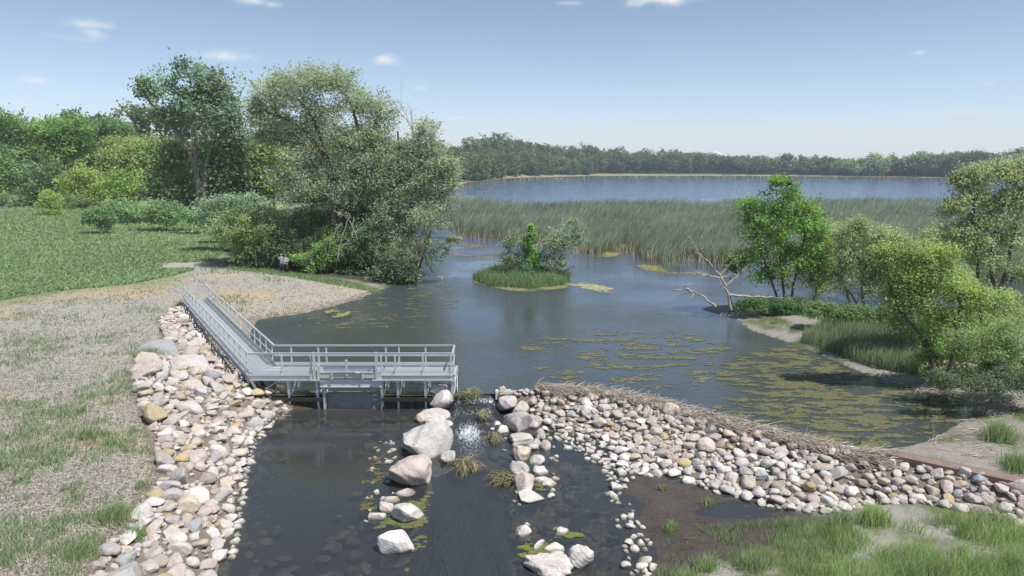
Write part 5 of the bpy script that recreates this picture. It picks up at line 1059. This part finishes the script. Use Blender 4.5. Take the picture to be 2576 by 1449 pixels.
def algae():
    r = np.random.default_rng(204)
    def hexes(name, label, P, n, thr, sc, rmin, rmax, col, z, seed, mat_='algae', stretch=1., edge=0., fade=.35):
        n = int(n*2.2); rmin *= .8; rmax *= .62; c = samp(P, n, r); x, y = c.T; s = sdist(x, y, P); g = fbm(x, y*stretch, sc, seed)+edge*np.exp(-s/1.2)-(.26*np.exp(-s/fade) if fade else 0)+(fbm(x, y*2.2, .30, seed+5, 3)-.5)*.50; k = (r.random(len(x)) < np.clip((g-thr)*8, 0, .9)) & (height(x, y) < z+.01); x, y, g = x[k], y[k], g[k]; m = len(x)
        if m == 0: return
        rr = r.uniform(rmin, rmax, m)*np.clip((g-thr)*10+.5, .5, 1.3); a = np.arange(6)*math.pi/3; j = r.uniform(.6, 1.3, (m, 6)); ro = r.uniform(0, 6.28, m)[:, None]
        vx = x[:, None]+np.cos(a+ro)*rr[:, None]*j*1.25; vy = y[:, None]+np.sin(a+ro)*rr[:, None]*j; zz = np.full((m, 6), z)+r.uniform(.004, .02, m)[:, None]
        v = np.stack([vx, vy, zz], -1).reshape(-1, 3); cc = np.array(col)[None, :]*r.uniform(.65, 1.3, m)[:, None]*np.array((1, 1, 1)); cc = np.where((r.random(m) < .2)[:, None], cc*np.array((1.25, 1.0, .75)), cc)
        tag(npmesh(name, v, np.arange(m*6).reshape(-1, 6), MT[mat_], np.repeat(cc, 6, 0)), label, 'algae', kind='stuff')
    A = (.125,.132,.072); B = (.15,.155,.075)
    hexes('algae_mat', 'olive algae mat covering the water between the right bank and the berm', poly([(1800,925),(1880,880),(1990,865),(2050,885),(2130,925),(2250,968),(2400,1003),(2440,1050),(2380,1085),(2330,1110),(2260,1128),(2120,1130),(1980,1092),(1850,1055),(1790,1025),(1860,985),(1790,950)]), 110000, .44, .75, .018, .06, A, 0, 81, stretch=2.2, edge=0, fade=.4)
    hexes('algae_fringe', 'green algae fringe along the pond side of the berm', poly([(1380,972),(1480,975),(1600,990),(1760,1030),(1900,1062),(2050,1100),(2200,1115),(2200,1150),(2000,1112),(1850,1074),(1750,1048),(1650,1022),(1560,1004),(1450,990),(1380,988)]), 22000, .36, 1., .02, .07, (.14,.155,.055), 0, 82)
    hexes('algae_flecks', 'floating algae flecks scattered over the middle of the pond', poly([(1270,850),(1500,830),(1700,830),(1880,860),(1850,900),(1790,960),(1800,1030),(1640,990),(1500,975),(1380,960),(1300,900)]), 60000, .605, 1.4, .02, .07, (.155,.16,.098), 0, 83, stretch=2.)
    hexes('algae_flecks', 'sparse yellowish flecks on the open pond behind the platform', poly([(700,800),(860,770),(1000,725),(1150,700),(1180,780),(1050,830),(900,840),(720,840)]), 26000, .64, 1.1, .03, .09, (.15,.15,.075), 0, 84, stretch=2.5)
    hexes('algae_flecks', 'brownish flecks in the channel left of the island', poly([(1100,600),(1200,612),(1280,625),(1250,680),(1180,695),(1120,690)]), 16000, .58, 2.5, .05, .15, (.22,.19,.12), 0, 85, stretch=2)
    hexes('algae_patch', 'pale floating algae patch right of the little island', poly([(1425,712),(1460,708),(1520,716),(1548,728),(1536,738),(1490,731),(1440,720)]), 6000, .3, 2, .05, .14, (.30,.32,.20), 0, 86)
    hexes('algae_patch', 'pale green rim of algae round the little island', poly([(1180,704),(1230,726),(1330,735),(1430,724),(1445,712),(1330,722),(1230,714)]), 5000, .3, 2, .04, .1, (.2,.21,.11), 0, 87)
    hexes('algae_patch', 'yellow green algae at the foot of the reed bed', poly([(1300,604),(1450,640),(1600,662),(1800,680),(1800,690),(1620,690),(1560,640),(1640,625),(1560,612)]), 16000, .60, 3, .06, .15, (.24,.25,.10), 0, 88)
    hexes('algae_patch', 'yellow green algae ring round the reed tuft behind the footbridge', poly([(815,785),(840,778),(882,785),(870,798),(840,800)]), 1500, .3, 1, .03, .1, (.26,.28,.11), 0, 89)
    gz = -.7
    hexes('algae_patch', 'green algae patch between the white stones in the lower pool', poly([(1310,1340),(1345,1370),(1400,1325),(1450,1330),(1470,1350),(1420,1370),(1390,1390),(1350,1410),(1300,1400),(1305,1370)], gz), 9000, .36, .6, .01, .05, (.13,.16,.045), gz, 90, edge=0)
    hexes('algae_patch', 'green algae trailing below the domed pinkish boulder', poly([(1030,1260),(1095,1230),(1080,1290),(1075,1350),(1060,1420),(1020,1440),(1030,1370),(990,1340),(940,1330),(960,1300),(1010,1300)], gz), 12000, .44, .8, .01, .05, (.12,.14,.058), gz, 91)
    hexes('algae_patch', 'green algae round the stones right of the chute', poly([(1290,1180),(1340,1190),(1400,1200),(1410,1230),(1340,1250),(1290,1240),(1310,1210)], gz), 4500, .46, .5, .01, .045, (.12,.14,.058), gz, 92)
    hexes('algae_patch', 'brownish algae in the shallows left of the boulder row', poly([(930,1140),(990,1120),(985,1230),(1000,1290),(910,1300),(900,1240)], gz), 6500, .53, .7, .01, .045, (.13,.125,.05), gz, 93)
    hexes('algae_patch', 'green rim of algae along the stones at the left pool edge', poly([(625,1050),(690,1040),(655,1110),(630,1180),(612,1280),(590,1380),(570,1449),(555,1449),(585,1300),(600,1200)], gz), 9000, .5, .5, .01, .04, (.14,.15,.055), gz, 94)
    # long water weed under the surface, combed by the current
    n = 3200; P = poly([(1110,1230),(1230,1215),(1290,1300),(1290,1449),(1250,1560),(1080,1560),(1070,1449),(1090,1320)], -.7); c = samp(P, n, r); sd_ = sdist(c[:, 0], c[:, 1], P); c = c[r.random(len(c)) < np.clip(sd_/1.1, 0, 1)*np.clip((fbm(c[:, 0], c[:, 1], 1.6, 99)-.25)*3, 0, 1)]; V = []; F = []; C_ = []; n0 = 0
    for (x, y) in c:
        l = r.uniform(.6, 1.8); ph = r.uniform(0, 6); t = np.linspace(0, 1, 6); X = x+.10*np.sin(t*5+ph)+.15*(fbm(np.array([x]), np.array([y]), 1.5, 5)[0]-.5)*t; Y = y-t*l; z = -.80-.12*r.random(); w = .02
        v = np.concatenate([np.stack([X-w, Y, np.full(6, z)], 1), np.stack([X+w, Y, np.full(6, z+.01)], 1)]); i = np.arange(5); V.append(v); F.append(np.stack([i, i+1, i+7, i+6], 1)+n0); n0 += 12; C_.append(np.repeat((np.array((.035,.075,.035))*r.uniform(.5, 1.6))[None, :], 12, 0))
    tag(npmesh('waterweed', np.concatenate(V), np.concatenate(F), MT['weed'], np.concatenate(C_)), 'dark green water weed streaming under the surface of the lower pool', 'water weed', kind='stuff')
    # stones and pebbles lying on the bed of the pool
    c = samp(poly([(1120,1080),(1230,1080),(1400,1150),(1560,1200),(1620,1330),(1600,1449),(1250,1449),(1300,1300),(1240,1180),(1130,1170)], -.9), 520, r); V = []; F = []; C_ = []; n0 = 0
    for (x, y) in c:
        rr = r.uniform(.1, .34); v, f = rock_verts((x, y, max(float(height(np.array([x]), np.array([y]))[0]), -1.1)-.02), rr*1.2, rr, rr*.45, r.uniform(0, 6), r, n=5, cuts=5); V.append(v); F.append(f+n0); n0 += len(v); C_.append(np.repeat(np.array([[.16,.125,.085]])*r.uniform(.5, 1.3), len(v), 0))
    v = np.concatenate(V); v[:, 2] = np.minimum(v[:, 2], -.76); tag(npmesh('bed_stones', v, np.concatenate(F), MT['stone'], np.concatenate(C_), smooth=True), 'brown stones on the bed of the lower pool seen through the water', 'stones', kind='stuff')
algae()

def submerged():
    r = np.random.default_rng(205); P = poly([(640,1080),(740,1040),(1040,1040),(980,1120),(990,1240),(910,1330),(930,1449),(620,1449),(600,1300),(620,1180)], -.85)
    c = samp(P, 360, r); V = []; F = []; C_ = []; n0 = 0; sd_ = sdist(c[:, 0], c[:, 1], P); c = c[sd_ < 1.3*r.random(360)**.7+.1]; z = height(c[:, 0], c[:, 1])
    for (x, y), zz in zip(c, z):
        rr = r.uniform(.08, .26); v, f = rock_verts((x, y, max(zz, -1.05)-.02), rr*1.2, rr, rr*.4, r.uniform(0, 6), r, n=5, cuts=5); v[:, 2] = np.minimum(v[:, 2], -.75); V.append(v); F.append(f+n0); n0 += len(v); C_.append(np.repeat(np.array([[.14,.12,.075]])*r.uniform(.4, 1.3), len(v), 0))
    tag(npmesh('bed_stones', np.concatenate(V), np.concatenate(F), MT['stone'], np.concatenate(C_), smooth=True), 'algae covered stones under water along the pool margin left of the chute', 'stones', kind='stuff')
submerged()

# ------------------------------------------------------------------ far things above the wood
def foam_board():
    x, y = G(2135, 1127, .05); b = empty('white_board_scrap', (x, y, .03), 'broken white board scrap lying at the water edge left of the rusty beam', 'board scrap')
    m = MB(); P_ = [(-.45, .12), (-.1, .2), (.22, .05), (.42, -.16), (.1, -.14), (-.2, -.03)]; n = len(P_)
    m.v = [(x+p[0], y+p[1], .05) for p in P_]+[(x+p[0], y+p[1], .09+.04*p[0]) for p in P_]; m.f = [tuple(range(n))[::-1], tuple(range(n, 2*n))]+[(i, (i+1) % n, n+(i+1) % n, n+i) for i in range(n)]; m.build('board', MT['white'], b)
foam_board()
def watertower():
    y = 1500; c = P3(1803, 389, y); s = y/FPX; r_ = 10.5*s; root = empty('water_tower', (c[0], y, 0), 'white water tower rising above the far wood', 'water tower')
    a = np.arange(20)*math.pi/10
    def ring(r, z): return [(c[0]+math.cos(t)*r, y+math.sin(t)*r, z) for t in a]
    zt = c[2]; m = MB(); m.rings([ring(r_*.55, zt-r_*.75), ring(r_*.9, zt-r_*.5), ring(r_, zt-r_*.1), ring(r_*.97, zt+r_*.2), ring(r_*.8, zt+r_*.5), ring(r_*.45, zt+r_*.68), ring(.3, zt+r_*.74)]); m.build('tank', MT['white'], root, smooth=True)
    m = MB(); m.rings([ring(r_*.3, 0), ring(r_*.22, zt*.5), ring(r_*.55, zt-r_*.72)]); m.build('pedestal', MT['white'], root, smooth=True)
    m = MB(); m.rings([ring(r_*1.04, zt-r_*.16), ring(r_*1.04, zt-r_*.10)]); m.build('balcony', MT['greymetal'], root)
watertower()
def elevator():
    y = 1700; s = y/FPX; c = P3(2092, 420, y); root = empty('grain_elevator', (c[0], y, 0), 'hazy grey grain elevator with tall leg and silos above the far wood', 'grain elevator')
    def X(px): return c[0]+(px-2092)*s
    def Z(py): return P3(2092, py, y)[2]
    g = MT['greymetal']; MB().box((X(2087), y-6, 0), (X(2092), y+6, Z(398))).box((X(2086), y-7, Z(399)), (X(2093.5), y+7, Z(396))).build('head_tower', g, root)
    for px in (2096, 2104):
        a = np.arange(16)*math.pi/8; r_ = 4.2*s; m = MB(); m.rings([[(X(px)+math.cos(t)*q, y+math.sin(t)*q, z) for t in a] for q, z in ((r_, 0), (r_, Z(410)), (.3, Z(406)))]); m.build('silo', g, root)
    MB().bar((X(2092), y, Z(398)), (X(2108), y, Z(407)), 1.2, 1.2).bar((X(2060), y, Z(406.5)), (X(2088), y, Z(406)), 2, 2).build('conveyor', g, root)
    for px in (2062, 2072, 2108.5): MB().bar((X(px), y, 0), (X(px), y, Z(404 if px > 2100 else 406)), 1.2, 1.2).build('support', g, root)
elevator()
def mast():
    y = 1400; c = P3(1687, 384, y); root = empty('radio_mast', (c[0], y, 0), 'thin radio mast barely visible above the far wood', 'mast'); z0 = c[2]
    MB().bar((c[0], y, 0), (c[0], y, z0), .9, .9).build('mast_shaft', MT['greymetal'], root); MB().bar((c[0], y, z0), (c[0], y, z0+8), .4, .4).build('antenna', MT['greymetal'], root)
mast()

# ------------------------------------------------------------------ the two people under the bushes
def person(label, px, py, H, facing, woman, seed):
    x, y = G(px, py, .7); z = float(height(np.array([x]), np.array([y]))[0]); s = H/1.75
    root = empty('person', (x, y, z), label, 'person', 'two people standing before the bushes')
    ca, sa = math.cos(facing), math.sin(facing)
    def Wp(p): return (x+(p[0]*ca-p[1]*sa)*s, y+(p[0]*sa+p[1]*ca)*s, z+p[2]*s)    # body frame: -y faces the camera
    wsh = .17 if woman else .205; hip = .10; bul = 1.0 if woman else 1.25
    V_ = []; E_ = []; R_ = []
    def add(p, r, par=None):
        V_.append(Wp(p)); R_.append(r*s)
        if par is not None: E_.append((par, len(V_)-1))
        return len(V_)-1
    pel = add((0, 0, .93), .13*bul); w = add((0, -.01, 1.08), .12*bul, pel); ch = add((0, 0, 1.28), .135*bul, w); nb = add((0, .01, 1.45), .07, ch); nk = add((0, 0, 1.53), .052, nb)
    hd0 = add((0, -.02, 1.60), .085, nk); hd1 = add((0, -.015, 1.68), .092, hd0); add((0, 0, 1.735), .055, hd1); add((0, -.105, 1.645), .018, hd0)
    for sg in (-1, 1):
        h = add((sg*hip, 0, .86), .09*bul, pel); k = add((sg*(hip+.01), -.01, .48), .06*bul, h); an = add((sg*(hip+.015), .02, .09), .042, k); ft = add((sg*(hip+.03), -.12, .035), .036, an)
        sh = add((sg*wsh, 0, 1.42), .058*bul, ch)
        if woman and sg == -1: el_, wr = (-.24, -.07, 1.20), (-.10, -.20, 1.36)
        elif woman: el_, wr = (.20, -.05, 1.15), (.16, -.24, 1.18)
        elif sg == 1: el_, wr = (.31, -.03, 1.13), (.09, -.25, 1.10)
        else: el_, wr = (-.27, -.06, 1.15), (-.08, -.27, 1.16)
        e = add(el_, .043*bul, sh); wv = add(wr, .028, e); d = Vector(wr)-Vector(el_); d.normalize(); pm = Vector(wr)+d*.06; pa = add(pm, .034, wv)
        sd = d.cross(Vector((0, 0, 1))).normalized(); up = sd.cross(d).normalized()
        for q, ln in ((-1.5, .065), (-.5, .08), (.5, .075), (1.5, .06)):
            b = pm+d*.035+up*q*.017; f1 = add(b, .010, pa); f2 = add(b+d*ln*.5-sd*.012*sg, .009, f1); add(b+d*ln*.85-sd*.035*sg, .008, f2)
        t1 = add(pm-d*.02+up*.04, .012, pa); add(pm+d*.02+up*.062-sd*.01, .010, t1)
    me = bpy.data.meshes.new('body'); me.from_pydata([tuple(Vector(v)-Vector((x, y, z))) for v in V_], E_, []); me.materials.append(MT['skin'])
    b = bpy.data.objects.new('body', me); COL.objects.link(b); b.location = (x, y, z); hang(b, root)
    mod = b.modifiers.new('skin', 'SKIN'); b.modifiers.new('sub', 'SUBSURF').levels = 1; b.modifiers['sub'].render_levels = 2; mod.use_smooth_shade = True
    for i, v in enumerate(me.skin_vertices[0].data): v.radius = (R_[i], R_[i]); v.use_root = (i == 0)
    def ell(c, rx, ry, n=16, rot=None):
        return [Wp((c[0]+math.cos(t)*rx, c[1]+math.sin(t)*ry, c[2])) for t in np.arange(n)*2*math.pi/n]
    top = MT['blouse'] if woman else MT['shirt']; m = MB(); B = bul
    m.rings([ell((0, 0, .84 if woman else .88), .175*B, .145*B), ell((0, 0, .96), .165*B, .14*B), ell((0, -.01, 1.10), .15*B, .135*B), ell((0, 0, 1.28), (.165 if woman else .19)*B*.95, .14*B), ell((0, 0, 1.40), wsh+.035, .11), ell((0, 0, 1.47), wsh*.7, .085), ell((0, 0, 1.52), .075, .07)], cap=False)
    for sg in (-1, 1):
        a = Vector((sg*(wsh-.01), 0, 1.425)); e = Vector({(-1, True): (-.235, -.06, 1.24), (1, True): (.195, -.04, 1.22), (1, False): (.295, -.03, 1.18), (-1, False): (-.26, -.05, 1.2)}[(sg, woman)]); pts = [Wp(a), Wp(a.lerp(e, .5)), Wp(a.lerp(e, .95 if not woman else .6))]
        m.tube(pts, [.085*s*min(B, 1.1), .076*s*min(B, 1.1), .074*s*min(B, 1.1)], 10)
    m.build('shirt', top, root, smooth=True)
    tr = MT['denim'] if woman else MT['navy']; m = MB(); m.rings([ell((0, 0, .80), .17*B, .135*B), ell((0, 0, .90), .165*B, .135*B), ell((0, 0, .98), .15*B, .13*B)])
    for sg in (-1, 1):
        zb_ = .22 if woman else .07; m.rings([ell((sg*(hip+.012), .015, zb_), .062*B, .07*B, 12), ell((sg*(hip+.01), -.005, .48), .075*B, .085*B, 12), ell((sg*(hip-.005), 0, .84), .098*B, .125*B, 12)])
    m.build('trousers', tr, root, smooth=True)
    for sg in (-1, 1):
        m = MB(); m.rings([ell((sg*(hip+.02), -.05, .0), .05, .14, 12), ell((sg*(hip+.02), -.05, .045), .052, .14, 12), ell((sg*(hip+.018), 0, .10), .042, .07, 12)]); m.build('shoe', MT['shoe'], root, smooth=True)
    m = MB()
    if woman:
        m.rings([ell((0, .03, 1.50), .07, .05), ell((0, .03, 1.58), .10, .085), ell((0, .025, 1.66), .105, .105), ell((0, .015, 1.72), .098, .105), ell((0, .01, 1.77), .06, .065), ell((0, .01, 1.785), .02, .02)]); h = m.build('hair', MT['hair'], root, smooth=True)
    else:
        m.rings([ell((0, .0, 1.675), .104, .112), ell((0, .0, 1.73), .10, .108), ell((0, .01, 1.775), .07, .08), ell((0, .01, 1.79), .02, .02)]); m.rings([ell((0, -.11, 1.672), .075, .075), ell((0, -.11, 1.684), .07, .07)]); m.build('cap', MT['cap'], root, smooth=True)
    for sg in (-1, 1):
        m = MB(); m.rings([ell((sg*.033, -.098, 1.650), .011, .008, 8), ell((sg*.033, -.100, 1.662), .011, .008, 8)]); m.build('eye', MT['cap'], root)
        m = MB(); m.rings([ell((sg*.097, .0, 1.615), .012, .02, 8), ell((sg*.100, .0, 1.645), .014, .024, 8), ell((sg*.097, .0, 1.665), .008, .016, 8)]); m.build('ear', MT['skin'], root, smooth=True)
    m = MB(); m.rings([ell((0, -.088, 1.590), .024, .010, 8), ell((0, -.089, 1.598), .022, .010, 8)]); m.build('mouth', MT['hair'], root)
    return root, Wp, s
pw, Ww, _ = person('woman with brown hair, grey blue blouse and jeans bending towards the phone', 709.5, 687, 1.72, .35, True, 1)
pm_, Wm, _ = person('man in a dark cap and grey green shirt reading a sheet in his hands', 720, 689, 1.72, -.15, False, 2)
p = Wm((0.0, -.33, 1.14)); t = empty('paper_sheet', p, 'white folded paper held in the hands of the man in the cap', 'paper')
MB().bar(Wm((-.09, -.30, 1.12)), Wm((.09, -.30, 1.12)), .15, .006, up=(0, .5, 1)).build('sheet', MT['paper'], t)
p = Ww((.13, -.32, 1.22)); t = empty('phone', p, 'dark phone held between the woman and the man', 'phone')
MB().bar(Ww((.13, -.30, 1.15)), Ww((.13, -.34, 1.29)), .075, .012, up=(0, 1, 0)).build('phone_case', MT['cap'], t); MB().bar(Ww((.13, -.292, 1.155)), Ww((.13, -.332, 1.285)), .065, .003, up=(0, 1, 0)).build('screen', MT['greymetal'], t)

# ------------------------------------------------------------------ the air
hz = bpy.data.materials.new('haze_air'); hz.use_nodes = True; t = hz.node_tree; t.nodes.clear(); o = N(t, 'ShaderNodeOutputMaterial'); pv = N(t, 'ShaderNodeVolumePrincipled')
pv.inputs['Color'].default_value = (.86, .92, 1, 1); pv.inputs['Density'].default_value = .00022; pv.inputs['Anisotropy'].default_value = .2; L(t, pv.outputs[0], o.inputs['Volume'])
tag(MB().box((-2600, -60, -3), (2600, 2400, 62)).build('haze', hz), 'thin summer haze over the lake', 'haze', kind='stuff')
